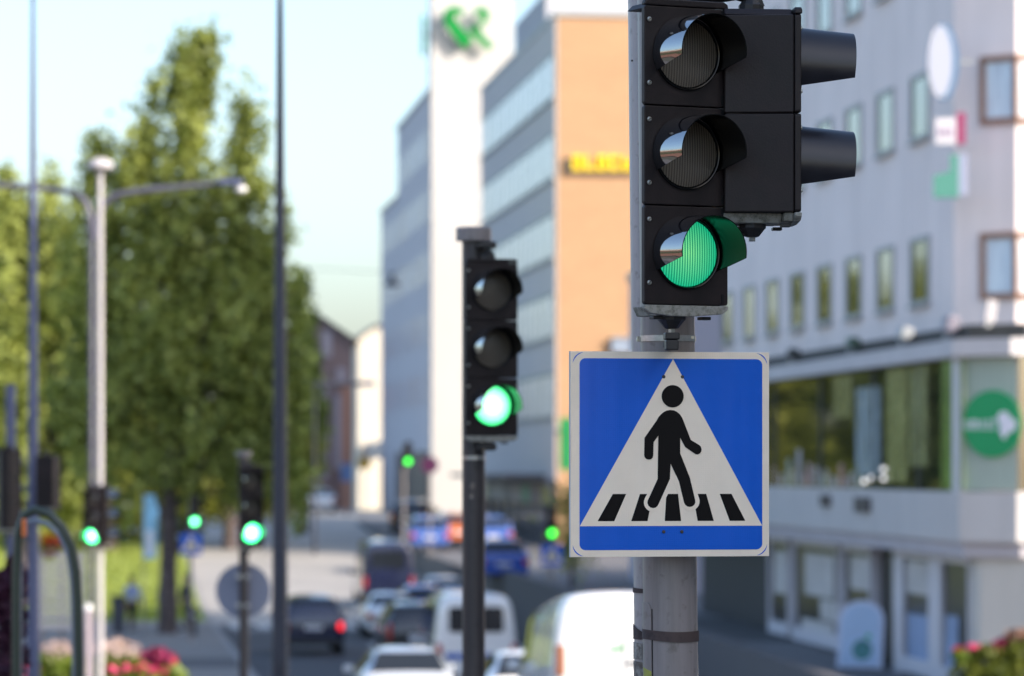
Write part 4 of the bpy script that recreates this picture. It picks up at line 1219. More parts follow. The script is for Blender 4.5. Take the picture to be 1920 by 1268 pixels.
# small crossing signs, far away
def small_crossing(label, px, py, d):
    t = thing('crossing_sign', label, 'sign', P(px, py, d), YAW0 + R(6), 'pedestrian crossing signs')
    MB().prism(rrect(0.64, 0.64, 0.04), 0, 0.02, 'xz').build('plate', M['sign_blue'], t)
    MB().prism([(0, 0.28), (0.28, -0.2), (-0.28, -0.2)], -0.006, -0.001, 'xz').build('white_triangle', M['sign_white'], t)
    MB().prism([(-0.05, -0.16), (0.05, -0.16), (0.035, 0.1), (-0.035, 0.1)], -0.012, -0.007, 'xz').build('figure_body', M['sign_black'], t)
small_crossing('small distant blue crossing sign by the tree trunk', 358, 1021, 110.7)
small_crossing('small distant blue crossing sign right of the dark capped post', 1035, 1041, 110.7)
def disc_sign(name, label, px, py, d, r, m, ground=True):
    p = P(px, py, d)
    t = thing(name, label, 'sign', p, YAW0)
    MB().prism(circle(0, 0, r, 32), 0, 0.03, 'xz').build('disc', m, t)
    g = G(px, d)
    MB().tube([(0, 0.06, g.z - p.z), (0, 0.06, r * 0.8)], 0.04, 10).build('post', M['pole'], t)
disc_sign('round_sign', 'dark maroon round sign at the foot of the white tower', 806, 872, 150, 0.34, mat('maroon', (0.07, 0.01, 0.05), 0.5))
disc_sign('round_sign', 'small yellow round sign before the narrow cream house', 683, 869, 205, 0.34, mat('sign_yellow', (0.60, 0.33, 0.02), 0.5))
p = P(650, 886, 206); g = G(650, 206)
t = thing('square_sign', 'pale blue upright road sign before the brown brick house', 'sign', p, YAW0)
MB().prism(rrect(0.62, 1.0, 0.05), 0, 0.03, 'xz').build('plate', mat('sign_pale_blue', (0.14, 0.22, 0.42), 0.5), t)
MB().tube([(0, 0.06, g.z - p.z), (0, 0.06, 0.4)], 0.04, 10).build('post', M['pole'], t)

# tapered masts
def mast(px, d, m, label, r=0.088):
    g = G(px, d); g.z += 0.12
    t = thing('lamp_mast', label, 'lamp post', g, 0, 'tall tapered masts')
    MB().tube([(0, 0, 0), (0, 0, 1.2), (0, 0, 9.0)], [r, r * 0.97, r * 0.28], 28).build('shaft', m, t, smooth=True)
    MB().lathe([(r * 1.9, 0), (r * 1.9, 0.03), (r * 1.1, 0.08)], 24).build('base_plate', M['steel'], t)
    MB().bounds(-0.06, 0.06, -r - 0.004, -r + 0.01, 0.7, 1.15).build('hatch', m, t)
    MB().tube([(0, 0, 8.9), (0, 0, 9.4), (0.9, 0, 9.7)], [0.03, 0.03, 0.025], 12).build('arm', m, t, smooth=True)
    MB().box((1.15, 0, 9.7), (0.6, 0.22, 0.1)).build('lamp_head', m, t, bev=0.03)
mast(525, 39, M['mast'], 'dark tapered mast standing alone left of the dark capped post')
mast(62, 45, M['mast_blue'], 'slim blue tapered mast near the left edge', 0.082)

# white lamp post with a dome lantern, and its twin-armed neighbour
M['lamp_white'] = mat('lamp_post_white', (0.48, 0.45, 0.45), 0.5, var=0.06)
d = 60
g = G(188, d); g.z += 0.12
t = thing('lamp_post', 'white lamp post topped by a shallow dome lantern', 'lamp post', g, 0)
h = P(0, 318, d).z - g.z
MB().tube([(0, 0, 0), (0, 0, h)], [0.05, 0.044], 24).build('shaft', M['lamp_white'], t, smooth=True)
MB().lathe([(0.06, -0.12), (0.07, -0.02), (0.20, 0.0), (0.215, 0.04), (0.19, 0.10), (0.12, 0.15), (0.02, 0.17)], 32).build('dome', M['lamp_white'], t, smooth=True, loc=(0, 0, h + 0.02))
MB().lathe([(0.19, -0.035), (0.20, -0.005), (0.05, -0.002)], 32).build('lamp_glass', mat('lamp_glass_dark', (0.10, 0.10, 0.11), 0.2), t, loc=(0, 0, h + 0.02))
g = G(172, d + 0.4); g.z += 0.12
t = thing('lamp_post', 'pale twin-armed street lamp post with long curved arms', 'lamp post', g, 0)
k = (d + 0.4) / F
def L(px, py): return ((px - 172) * k * math.cos(TH), -(px - 172) * k * math.sin(TH), (875 - py) * k - g.z)
MB().tube([(0, 0, 0), L(172, 440)], [0.05, 0.045], 24).build('shaft', M['lamp_grey'], t, smooth=True)
MB().tube([L(172, 450), L(171, 425), L(168, 398), L(158, 375), L(140, 362), L(110, 356), L(60, 352), L(0, 347), L(-60, 342)], [0.062, 0.062, 0.06, 0.058, 0.055, 0.052, 0.05, 0.05, 0.045], 14).build('arm', M['lamp_grey'], t, smooth=True)
MB().tube([L(174, 450), L(180, 420), L(190, 390), L(203, 373), L(228, 363), L(270, 357), L(340, 350), L(400, 345), L(425, 343)], [0.062, 0.062, 0.058, 0.054, 0.05, 0.05, 0.046, 0.042, 0.04], 14).build('arm', M['lamp_grey'], t, smooth=True)
MB().box(L(432, 341), (0.42, 0.22, 0.10)).build('lamp_head', M['mast_blue'], t, bev=0.03)
MB().box(L(-85, 339), (0.42, 0.22, 0.10)).build('lamp_head', M['mast_blue'], t, bev=0.03)
MB().lathe([(0.08, 0), (0.10, -0.06), (0.05, -0.1)], 20).build('lamp_glass', M['white_paint'], t, loc=L(452, 350))
# white marker post beside them
g = G(165, 58.5); g.z += 0.12
t = thing('marker_post', 'slender pinkish white marker post beside the foot of the lamp post', 'post', g)
h = P(0, 1145, 58.5).z - g.z
MB().tube([(0, 0, 0), (0, 0, h)], 0.055, 20).build('shaft', mat('marker_white', (0.36, 0.30, 0.32), 0.5), t, smooth=True)
MB().lathe([(0.055, 0), (0.07, 0.02), (0.06, 0.09), (0.01, 0.11)], 20).build('post_cap', M['white_paint'], t, smooth=True, loc=(0, 0, h))

# lamps hung or held over the far street
p = P(735, 535, 205)
t = thing('hanging_lamp', 'dark street lamp hung on a cable left of the white tower', 'lamp', p)
MB().lathe([(0.02, 0.75), (0.12, 0.6), (0.16, 0.28), (0.40, 0.16), (0.46, 0.0), (0.40, -0.05)], 24).build('shade', M['mast'], t, smooth=True)
MB().tube([(-13, 0, 1.3), (0, 0, 0.7), (16.85 - p.x, 0, 1.2)], 0.018, 6).build('cable', M['mast'], t)
g = G(590, 172)
t = thing('street_lamp', 'street lamp with a long dark level arm at the far tree edge', 'lamp post', g)
zz = P(0, 720, 172).z - g.z
MB().tube([(0, 0, 0), (0, 0, zz)], [0.09, 0.06], 14).build('shaft', M['mast'], t)
MB().tube([(0, 0, zz - 0.02), (1.2, 0, zz + 0.02), (2.4, 0, zz + 0.02)], 0.12, 12).build('arm', M['mast'], t)
MB().box((2.5, 0, zz + 0.02), (0.6, 0.3, 0.24)).build('lamp_head', mat('lamp_head_blue', (0.04, 0.06, 0.20), 0.4), t, bev=0.06)
# ------------------------------------------------------------------ vehicles
M['tyre'] = mat('tyre_rubber', (0.018, 0.018, 0.018), 0.85)
M['rim'] = mat('wheel_rim', (0.45, 0.45, 0.47), 0.35, 0.8)
M['car_glass'] = glass_mat('car_glass', (0.02, 0.024, 0.03), 0.05, 1.5)
M['tail'] = mat('tail_red', (0.45, 0.012, 0.01), 0.25, coat=0.6)
M['tail_lit'] = mat('tail_red_lit', (0.5, 0.02, 0.02), 0.3, emit=((1.0, 0.02, 0.03), 1.0))
M['tail_amber'] = mat('tail_amber', (0.60, 0.13, 0.03), 0.3, coat=0.5)
M['trim'] = mat('car_trim_black', (0.02, 0.02, 0.022), 0.5)
M['plate'] = mat('number_plate', (0.62, 0.62, 0.66), 0.4)


def paint(name, c, rough=0.28, metal=0.0):
    return mat(name, c, rough, metal, var=0.04, scale=2, coat=1.0)


KINDS = {
    # y, bottom, belt, roof, half width at belt, half width at roof
    'hatch': (4.1, [(0.0, .42, .80, .82, .74, .64), (.06, .28, .90, .93, .84, .66), (.16, .24, .95, 1.08, .87, .66), (.55, .24, .97, 1.40, .88, .60), (1.2, .24, .96, 1.47, .88, .60), (2.0, .24, .95, 1.46, .88, .61),
                      (2.55, .24, .94, 1.38, .88, .61), (3.15, .24, .93, .98, .87, .66), (3.75, .26, .86, .90, .83, .62), (4.02, .32, .72, .75, .76, .55), (4.1, .42, .6, .62, .66, .5)], (0.72, 3.25)),
    'saloon': (4.6, [(0.0, .42, .84, .86, .76, .64), (.06, .28, .95, .98, .86, .68), (.55, .24, .99, 1.03, .89, .66), (1.15, .24, .98, 1.38, .90, .60), (1.7, .24, .97, 1.45, .90, .60), (2.4, .24, .96, 1.44, .90, .61),
                       (2.9, .24, .95, 1.36, .90, .61), (3.5, .24, .94, .99, .89, .66), (4.2, .26, .85, .90, .84, .62), (4.52, .32, .72, .75, .77, .55), (4.6, .42, .6, .62, .68, .5)], (0.95, 3.7)),
    'suv': (4.6, [(0.0, .50, .95, .97, .78, .68), (.05, .34, 1.05, 1.1, .88, .70), (.14, .30, 1.08, 1.35, .92, .68), (.42, .30, 1.08, 1.66, .93, .66), (1.2, .30, 1.07, 1.72, .93, .66), (2.3, .30, 1.06, 1.71, .93, .66),
                    (2.9, .30, 1.05, 1.62, .93, .66), (3.5, .30, 1.04, 1.12, .92, .70), (4.2, .32, .98, 1.03, .88, .66), (4.5, .38, .85, .88, .80, .58), (4.6, .48, .7, .72, .72, .54)], (0.85, 3.75)),
    'van': (5.1, [(0.0, .46, 1.05, 1.86, .90, .78), (.05, .34, 1.06, 1.95, .97, .82), (.25, .30, 1.06, 2.0, .98, .83), (1.5, .30, 1.06, 2.02, .98, .83), (3.0, .30, 1.06, 2.0, .98, .83), (3.6, .30, 1.06, 1.93, .98, .82),
                    (4.3, .30, 1.04, 1.3, .97, .80), (4.8, .34, .96, 1.02, .93, .74), (5.02, .40, .8, .84, .86, .66), (5.1, .5, .7, .72, .78, .6)], (0.9, 4.15)),
    'minibus': (5.9, [(0.0, .46, 1.15, 2.42, .92, .80), (.06, .34, 1.16, 2.52, 1.0, .86), (.3, .30, 1.16, 2.58, 1.01, .87), (2.0, .30, 1.16, 2.60, 1.01, .87), (3.6, .30, 1.16, 2.58, 1.01, .87), (4.3, .30, 1.16, 2.46, 1.01, .86),
                        (5.0, .30, 1.12, 1.4, 1.0, .82), (5.6, .34, 1.0, 1.06, .95, .76), (5.82, .40, .8, .84, .88, .68), (5.9, .5, .7, .72, .8, .6)], (1.0, 4.8)),
}


def ring(st):
    y, zb, be, ro, wb, wr = st
    h = [(0, zb), (wb * .80, zb), (wb * .97, zb + .10), (wb, zb + .3 * (be - zb) + .05), (wb, be - .06), (wb * .985, be), (wr + .03, ro - max(.02, .14 * (ro - be))), (wr * .82, ro - .01), (0, ro + .015)]
    return [(x, y, z) for x, z in h] + [(-x, y, z) for x, z in h[-2:0:-1]]


def make_car(kind, label, cat, px, d, pm, yaw=0.0, lit=None, stripe=None, group='vehicles on the road', blank_rear=False, body_scale=1.0, on=None, tail_m=None, name=None, flip=False):
    Ln, st, wh = KINDS[kind]
    g = on or G(px, d)
    t = thing(name or {'hatch': 'hatchback_car', 'saloon': 'saloon_car', 'suv': 'suv', 'van': 'van', 'minibus': 'minibus'}[kind], label, cat, g, yaw + (PI if flip else 0), group)
    # follow the slope of the road
    sl = (road_z(g.y + 3) - road_z(g.y - 1)) / 4.0
    t.rotation_euler.x = math.atan(sl) * (-1 if flip else 1)
    b = MB(); n = len(ring(st[0])); vs = []; fs = []
    for s in st: vs += ring(s)
    for i in range(len(st) - 1):
        for k in range(n): fs.append((i * n + k, i * n + (k + 1) % n, (i + 1) * n + (k + 1) % n, (i + 1) * n + k))
    fs += [tuple(range(n)), tuple(range((len(st) - 1) * n, len(st) * n))]
    b.add(vs, fs); b.build('body', pm, t, smooth='all', sub=2)

    def side(y, u, sgn):
        ys_ = [s[0] for s in st]
        be, ro, wb, wr = (np.interp(y, ys_, [s[j] for s in st]) for j in (2, 3, 4, 5))
        return (sgn * (wb * .985 + (wr + .03 - wb * .985) * u + 0.006), y, be + (ro - .14 * (ro - be) - be) * u)
    y_rear = st[3][0] + 0.05 if kind in ('hatch', 'saloon', 'suv') else 0.45
    ye = {'hatch': 2.75, 'saloon': 3.1, 'suv': 3.1, 'van': 4.0, 'minibus': 4.7}[kind]
    y_first = y_rear if kind != 'van' else 2.9
    for sgn in (-1, 1):
        b = MB(); vs = []; fs = []; q = 8
        for i in range(q + 1):
            y = y_first + (ye - y_first) * i / q
            um = 0.9 if i < q - 1 else (0.55 if i == q - 1 else 0.12)
            vs += [side(y, 0.05, sgn), side(y, um, sgn)]
        for i in range(q): fs.append((2 * i, 2 * i + 2, 2 * i + 3, 2 * i + 1))
        b.add(vs, fs); b.build('side_window', M['car_glass'], t)
    # rear window / rear doors
    if kind in ('hatch', 'suv', 'saloon'):
        i0 = 1 if kind != 'saloon' else 2
        a, c = st[i0 + 1 if kind != 'saloon' else 2], st[i0 + 2 if kind != 'saloon' else 3]
        y0, z0 = a[0] - 0.03, a[2] + 0.05; y1, z1 = c[0] - 0.05, c[3] - 0.06
        if kind == 'saloon': y0, z0 = a[0] + 0.03, a[3] + 0.03
        wv0, wv1 = a[4] * .80, c[5] * .93
        nrm = Vector((0, -(z1 - z0), (y1 - y0))).normalized() * 0.035
        vs = [(-wv0, y0, z0), (wv0, y0, z0), (wv1, y1, z1), (-wv1, y1, z1)]
        MB().add([tuple(Vector(v) + nrm) for v in vs] + [tuple(Vector(v) - nrm) for v in vs], [(0, 1, 2, 3), (7, 6, 5, 4), (0, 4, 5, 1), (1, 5, 6, 2), (2, 6, 7, 3), (3, 7, 4, 0)]).build('rear_window', M['car_glass'], t)
        zt, zp, wt = st[1][2] - 0.1, 0.62 if kind != 'suv' else .8, st[1][4]
    else:
        ro = st[0][3]; wt = st[1][4]; zt = 1.05; zp = 0.62
        if blank_rear:
            MB().bounds(-.012, .012, -0.004, 0.06, .5, ro - .08).build('door_seam', M['trim'], t)
            MB().bounds(-.66, .66, -0.003, 0.05, 1.84, 1.855).build('door_seam', M['trim'], t)
            MB().bounds(.06, .2, -0.03, 0.05, 1.0, 1.05).build('handle', M['trim'], t)
        else:
            MB().prism([(x, z + ro - .52) for x, z in rrect(1.3, .66, .08)], -0.012, 0.06, 'xz').build('rear_window', M['car_glass'], t)
    # windscreen
    j = len(st) - 4
    a, c = st[j], st[j - 1]
    nrm = Vector((0, (c[3] - a[3]), (a[0] - c[0]))).normalized() * 0.03
    vs = [(-a[4] * .82, a[0] - .03, a[3] + .02), (a[4] * .82, a[0] - .03, a[3] + .02), (c[5] * .95, c[0] + .04, c[3] - .05), (-c[5] * .95, c[0] + .04, c[3] - .05)]
    MB().add([tuple(Vector(v) + nrm) for v in vs] + [tuple(Vector(v) - nrm) for v in vs], [(0, 1, 2, 3), (7, 6, 5, 4), (0, 4, 5, 1), (1, 5, 6, 2), (2, 6, 7, 3), (3, 7, 4, 0)]).build('windscreen', M['car_glass'], t)
    # lights, plate, bumper, mirrors
    tall = kind in ('van', 'minibus', 'suv')
    for sgn in (-1, 1):
        tm = M['tail_lit'] if lit and sgn in lit else (tail_m or M['tail'])
        hh = .2 if lit or not tall else .42
        b = MB().box((sgn * (wt - .11), 0.06 if not tall else 0.02, zt - .1 + (hh / 2 - .1)), (.20 if not tall else .13, .16, hh))
        b.build('tail_light', tm, t, bev=0.03)
        MB().box((sgn * (wt - .16), Ln - .16, .68 if not tall else .8), (.28, .2, .15)).build('headlight', M['rim'], t, bev=.04)
        MB().box((sgn * (st[5][4] + .09), ye - .15, st[5][2] + .06), (.18, .1, .14)).build('mirror', pm, t, bev=.03)
    MB().prism([(x, z + zp) for x, z in rrect(.5, .12, .015, 2)], -0.03, 0.05, 'xz').build('number_plate', M['plate'], t)
    MB().box((0, 0.05, .40), (wt * 1.86, .16, .2)).build('bumper', M['trim'] if tall or blank_rear else pm, t, bev=.05)
    if stripe:
        for sgn in (-1, 1):
            MB().bounds(sgn * (wt + .004) - .004, sgn * (wt + .004) + .004, .15, Ln - 1.0, .86, 1.02).build('stripe', stripe, t)
        MB().bounds(-wt + .28, wt - .28, -0.014, 0.05, .86, 1.02).build('stripe', stripe, t)
    rr = .31 if kind in ('hatch', 'saloon') else .36
    for y in wh:
        for sgn in (-1, 1):
            wx = sgn * (wt - .10)
            w_ = MB().lathe([(rr * .62, -.1), (rr * .93, -.1), (rr, -.06), (rr, .06), (rr * .93, .1), (rr * .62, .1)], 28, 'x').build('wheel', M['tyre'], t, smooth=True, loc=(wx, y, rr))
            MB().lathe([(rr * .6, -.07), (rr * .6, .085), (rr * .2, .095), (.02, .1)], 20, 'x').build('rim', M['rim'], w_, loc=(0, 0, 0), rot=(0, 0, 0 if sgn > 0 else PI))
    return t


WHITE = paint('car_white', (0.80, 0.80, 0.80))
SILVER = paint('car_silver', (0.55, 0.58, 0.62), 0.3, 0.3)
NAVY = paint('car_navy', (0.014, 0.018, 0.05))
BLACKP = paint('car_black', (0.012, 0.012, 0.016))
BLUEP = paint('car_blue', (0.02, 0.08, 0.40))
SKYP = paint('car_pale_blue', (0.05, 0.11, 0.36))
ORANGEP = paint('car_orange', (0.50, 0.12, 0.02))
STRIPE = mat('stripe_blue', (0.01, 0.10, 0.45), 0.4)

VN = make_car('van', 'big sunlit white panel van with plain rear doors beside the near posts', 'van', 1172, 49.3, WHITE, blank_rear=True, tail_m=mat('tail_brownish', (0.30, 0.12, 0.07), 0.3))
b = MB(); b.bounds(-.22, -.05, -0.012, 0.03, 1.18, 1.215); b.bounds(-.12, .03, -0.013, 0.03, 1.22, 1.25)
b.build('emblem', mat('emblem_small_green', (0.05, 0.32, 0.12), 0.4), VN)
make_car('hatch', 'small white hatchback half hidden behind the big white van', 'car', 1010, 62, WHITE, tail_m=M['tail_amber'])
make_car('hatch', 'silver hatchback with only its roof and rear window in view at the bottom edge', 'car', 767, 69, SILVER)
make_car('minibus', 'white minibus with a blue stripe behind the dark capped post', 'minibus', 893, 84, WHITE, stripe=STRIPE).scale = (0.96, 1, 0.87)
make_car('suv', 'dark navy car with a lit red tail light right of the dark mast', 'car', 588, 105, NAVY, lit=(1,))
make_car('hatch', 'glossy blue hatchback roof showing just beyond the black car', 'car', 797, 125, BLUEP)
make_car('suv', 'black car with a blue sheen in front of the white saloon', 'car', 785, 98, BLACKP)
make_car('saloon', 'white saloon with an orange tail light beside the black car', 'car', 738, 117, WHITE, tail_m=M['tail_amber'])
make_car('minibus', 'tall dark blue van waiting at the sunlit junction', 'van', 728, 139, NAVY)
make_car('hatch', 'bright blue hatchback right of the dark capped post', 'car', 945, 122, BLUEP)
make_car('hatch', 'sky blue car roof left of the dark capped post', 'car', 806, 158, SKYP)
make_car('saloon', 'silver saloon between the black car and the dark capped post', 'car', 838, 134, SILVER)
make_car('hatch', 'orange car tucked behind the dark capped post', 'car', 862, 166, ORANGEP)
make_car('hatch', 'light blue car just right of the dark capped post in the distance', 'car', 925, 160, SKYP)
make_car('suv', 'dark estate climbing the hill at an angle before the white tower', 'car', 764, 178, BLACKP, yaw=R(-14), tail_m=M['tail_amber'])
make_car('hatch', 'blue car coming over the crest at the far end of the street', 'car', 563, 224, NAVY)
make_car('saloon', 'white car on the crest at the far end of the street', 'car', 602, 221, WHITE)
make_car('hatch', 'white car half hidden behind the dark mast on the crest', 'car', 520, 226, WHITE)


# ------------------------------------------------------------------ people
M['skin'] = mat('skin', (0.42, 0.26, 0.19), 0.55)


def skin_obj(name, pts, edges, m, parent, root=0, levels=1):
    me = bpy.data.meshes.new(name)
    me.from_pydata([p[:3] for p in pts], edges, [])
    me.materials.append(m)
    o = bpy.data.objects.new(name, me); col.objects.link(o); o.parent = parent
    o.modifiers.new("skin", 'SKIN')
    if not me.skin_vertices: me.attributes.new
    sv = o.modifiers.new("subdivision", 'SUBSURF'); sv.levels = levels; sv.render_levels = levels
    return o


def set_skin(o, pts, root):
    bm = bmesh.new(); bm.from_mesh(o.data)
    lay = bm.verts.layers.skin.verify()
    bm.verts.ensure_lookup_table()
    for i, p in enumerate(pts):
        r = p[3]
        bm.verts[i][lay].radius = (r, r * (p[4] if len(p) > 4 else 1.0)); bm.verts[i][lay].use_root = (i == root)
    bm.to_mesh(o.data); bm.free()


def person(label, px, d, coat, trousers, hairc, yaw=0.0, stride=0.16, arm=0.12, coat_len=0.86, skirt=None):
    g = G(px, d); g.z += 0.12 if g.x < 3.3 and g.y < 129 else 0
    t = thing('person', label, 'person', g, yaw, 'people on foot')
    s, a = stride, arm
    pts = [(0, 0, .95, .135, .8), (0, 0, 1.12, .125, .75), (0, 0, 1.32, .15, .7), (0, 0, 1.45, .10, .8), (0, -.01, 1.53, .055), (0, -.02, 1.62, .085, 1.1), (0, -.02, 1.70, .085, 1.1)]
    ed = [(i, i + 1) for i in range(6)]
    def chain(start, c):
        k = len(pts); pts.extend(c); ed.append((start, k)); ed.extend((k + i, k + i + 1) for i in range(len(c) - 1))
        return k + len(c) - 1
    for sg in (-1, 1):
        f = sg * s
        chain(0, [(sg * .10, 0, .88, .088), (sg * .10, -f * .6, .50, .058), (sg * .10, -f * .4 + .02, .46, .055), (sg * .10, -f + .05, .09, .04), (sg * .10, -f - .02, .035, .042), (sg * .11, -f - .13, .03, .03)])
        wr = chain(3, [(sg * .19, 0, 1.42, .055), (sg * .24, f * .5 * a / .12, 1.14, .043), (sg * .24, f * a / .12 - .04, .90, .03), (sg * .235, f * a / .12 - .06, .83, .033)])
        for k in range(4):
            yy = f * a / .12 - .06 + (k - 1.5) * .02
            chain(wr, [(sg * .235, yy, .78 - .004 * abs(k - 1), .010), (sg * .225, yy, .745 + .004 * abs(k - 1), .008)])
        chain(wr, [(sg * .22, f * a / .12 - .10, .80, .010), (sg * .215, f * a / .12 - .105, .775, .008)])
    o = skin_obj('body', pts, ed, M['skin'], t, levels=2); set_skin(o, pts, 0)
    # coat over torso and arms
    cp = [(0, 0, coat_len, .155, .8), (0, 0, 1.12, .142, .78), (0, 0, 1.33, .168, .72), (0, 0, 1.465, .095, .9)]
    ce = [(0, 1), (1, 2), (2, 3)]
    for sg in (-1, 1):
        f = sg * s; k = len(cp)
        cp += [(sg * .19, 0, 1.42, .070), (sg * .243, f * .5 * a / .12, 1.14, .058), (sg * .243, f * a / .12 - .04, .91, .046)]
        ce += [(2, k), (k, k + 1), (k + 1, k + 2)]
    o = skin_obj('jacket', cp, ce, coat, t, levels=2); set_skin(o, cp, 0)
    lp = [(0, 0, .97, .148, .82)]; le = []
    for sg in (-1, 1):
        f = sg * s; k = len(lp)
        lp += [(sg * .10, 0, .87, .102), (sg * .10, -f * .55, .50, .075), (sg * .10, -f + .05, .10, .058)]
        le += [(0, k), (k, k + 1), (k + 1, k + 2)]
    o = skin_obj('trousers', lp, le, trousers, t, levels=2); set_skin(o, lp, 0)
    for sg in (-1, 1):
        MB().prism([(x + sg * .10, y - .05 - sg * s) for x, y in rrect(.09, .27, .04, 4)], 0.0, .075).build('shoe', M['tyre'], t, bev=.015)
    MB().lathe([(.088, 1.64), (.104, 1.70), (.100, 1.76), (.07, 1.805), (.02, 1.82)], 20).build('hair', hairc, t, smooth=True, loc=(0, .008, 0))
    # face: nose and eyes
    MB().prism([(-.012, 1.645), (.012, 1.645), (.006, 1.69), (-.006, 1.69)], -.135, -.10, 'xz').build('nose', M['skin'], t)
    b = MB()
    for sg in (-1, 1): b.lathe([(.009, -.118), (.006, -.124)], 10, 'y', X=Matrix.Translation((sg * .032, 0, 1.695)))
    b.build('eyes', M['gap'], t)
    return t


DARKHAIR = mat('hair_dark', (0.03, 0.02, 0.015), 0.6); FAIRHAIR = mat('hair_fair', (0.25, 0.15, 0.07), 0.6)
C_BLUE = mat('shirt_pale_blue', (0.42, 0.48, 0.72), 0.8, var=0.1, scale=6); C_DARK = mat('coat_dark', (0.02, 0.02, 0.03), 0.8); C_NAVY = mat('coat_navy', (0.03, 0.04, 0.10), 0.8)
T_DARK = mat('trousers_dark', (0.025, 0.025, 0.03), 0.85); T_PALE = mat('trousers_pale', (0.36, 0.40, 0.58), 0.85)
per = person('person in a pale blue shirt and dark trousers walking by the lawn', 248, 121, C_BLUE, T_DARK, DARKHAIR, yaw=R(150))
bag = thing('shoulder_bag', 'dark red bag hanging beside the person in the pale blue shirt', 'bag', per.location + Vector((-.30, -.22, .62)), R(20))
MB().box((0, 0, .17), (.16, .36, .34)).build('pouch', mat('bag_red', (0.20, 0.03, 0.05), 0.6, var=0.2), bag, bev=.05)
MB().tube([(0.02, -.15, .32), (0.10, -.1, .62), (.26, .1, .83), (.14, .14, .6), (0.02, .15, .32)], .012, 8).build('strap', C_DARK, bag)
person('person in dark clothes standing in front of the tree trunk', 311, 120, C_NAVY, T_DARK, DARKHAIR, yaw=R(10), stride=.06)
person('person in a dark jacket right of the tree trunk', 349, 122, C_DARK, T_DARK, FAIRHAIR, yaw=R(-60), stride=.12)
person('person in a dark jacket and pale blue trousers behind the big white van', 1126, 96, C_DARK, T_PALE, DARKHAIR, yaw=R(30), stride=.1)

# small street furniture on the left
g = G(222, 119); g.z += 0.12
t = thing('litter_bin', 'dark upright litter bin at the edge of the lawn', 'bin', g)
MB().prism(rrect(.42, .42, .05), 0, 1.1).build('body', mat('bin_dark', (0.05, 0.055, 0.07), 0.6), t)
MB().prism(rrect(.48, .48, .06), 1.1, 1.2).build('lid', M['trim'], t)
g = G(284, 117); g.z += 0.12
t = thing('feather_banner', 'light blue and white upright banner beside the tree trunk', 'banner', g, YAW0)
z0, z1 = P(0, 1048, 117).z - g.z, P(0, 928, 117).z - g.z
MB().tube([(-.26, 0.03, 0), (-.26, 0.03, z1 + .1)], .025, 10).build('pole', M['pole'], t)
MB().prism([(-.23, z0), (.14, z0), (.23, z1 - .5), (.08, z1), (-.23, z1)], 0, .02, 'xz').build('cloth', mat('banner_blue', (0.30, 0.58, 0.72), 0.6, var=0.35, scale=2.2), t)
MB().prism([(-.16, z0 + .1), (.06, z0 + .1), (.06, z0 + .9), (-.16, z0 + .9)], -.008, -.001, 'xz').build('print', M['white_paint'], t)
g = G(362, 117); g.z += 0.12
t = thing('bollard', 'short dark bollard on the pavement left of the road', 'bollard', g)
MB().lathe([(.11, 0), (.11, .75), (.13, .78), (.13, .84), (.05, .92)], 20).build('post', M['trim'], t, smooth=True)
MB().lathe([(.115, .6), (.115, .68)], 20).build('band', M['plate'], t)

# pale slatted screen with a flower basket, in the sun at the left
g = G(115, 92); g.z += 0.12
t = thing('slatted_screen', 'pale wide slatted screen in the sun behind the bent railing', 'fence', g, YAW0)
z0, z1 = P(0, 1182, 92).z - g.z, P(0, 1035, 92).z - g.z
b = MB(); nsl = 8
for k in range(nsl):
    zz = z0 + (z1 - z0) * (k + .5) / nsl
    b.bounds(-.62, .62, -.03, .03, zz - .085, zz + .085)
b.build('slats', mat('slat_pale', (0.55, 0.50, 0.47), 0.7, var=0.1), t)
for x in (-.5, .0, .5): MB().bounds(x - .04, x + .04, .035, .11, 0, z1 + .05).build('post', M['pole'], t)
fb = thing('flower_basket', 'red and yellow flower basket on top of the slatted screen', 'flowers', P(92, 1030, 92), 0)
MB().lathe([(.12, -.2), (.26, 0), (.27, .03)], 20).build('basket', M['frame_brown'], fb)
M['petal_red'] = mat('petal_red', (0.55, 0.03, 0.02), 0.6); M['petal_yellow'] = mat('petal_yellow', (0.65, 0.36, 0.02), 0.6); M['petal_pink'] = mat('petal_pink', (0.75, 0.08, 0.20), 0.6, var=0.25, scale=4)
M['petal_darkred'] = mat('petal_dark_red', (0.22, 0.01, 0.06), 0.6); M['petal_cream'] = mat('petal_cream', (0.55, 0.40, 0.34), 0.6)
M['leaf_bright'] = leaf_mat('leaf_bright', (0.08, 0.14, 0.015), (0.24, 0.30, 0.04)); M['leaf_mid'] = leaf_mat('leaf_mid', (0.05, 0.08, 0.012), (0.20, 0.22, 0.035)); M['leaf_purple'] = leaf_mat('leaf_purple', (0.025, 0.008, 0.02), (0.10, 0.03, 0.06), 0.2)


def cards(pos, size, droop=0.0, aspect=1.6):
    """many small two-triangle leaves at pos; returns verts, faces"""
    n = len(pos)
    u = rng.normal(size=(n, 3)); u[:, 2] -= droop * 2.0
    u /= np.linalg.norm(u, axis=1)[:, None]
    v = rng.normal(size=(n, 3)); v -= u * (u * v).sum(1)[:, None]; v /= np.linalg.norm(v, axis=1)[:, None]
    s = size * rng.uniform(0.6, 1.4, size=(n, 1))
    a = pos - u * s * aspect / 2; c = pos + u * s * aspect / 2
    l = pos - v * s / 2 + u * s * 0.1; r = pos + v * s / 2 + u * s * 0.1
    V = np.stack([a, r, c, l], 1).reshape(-1, 3)
    return V, n


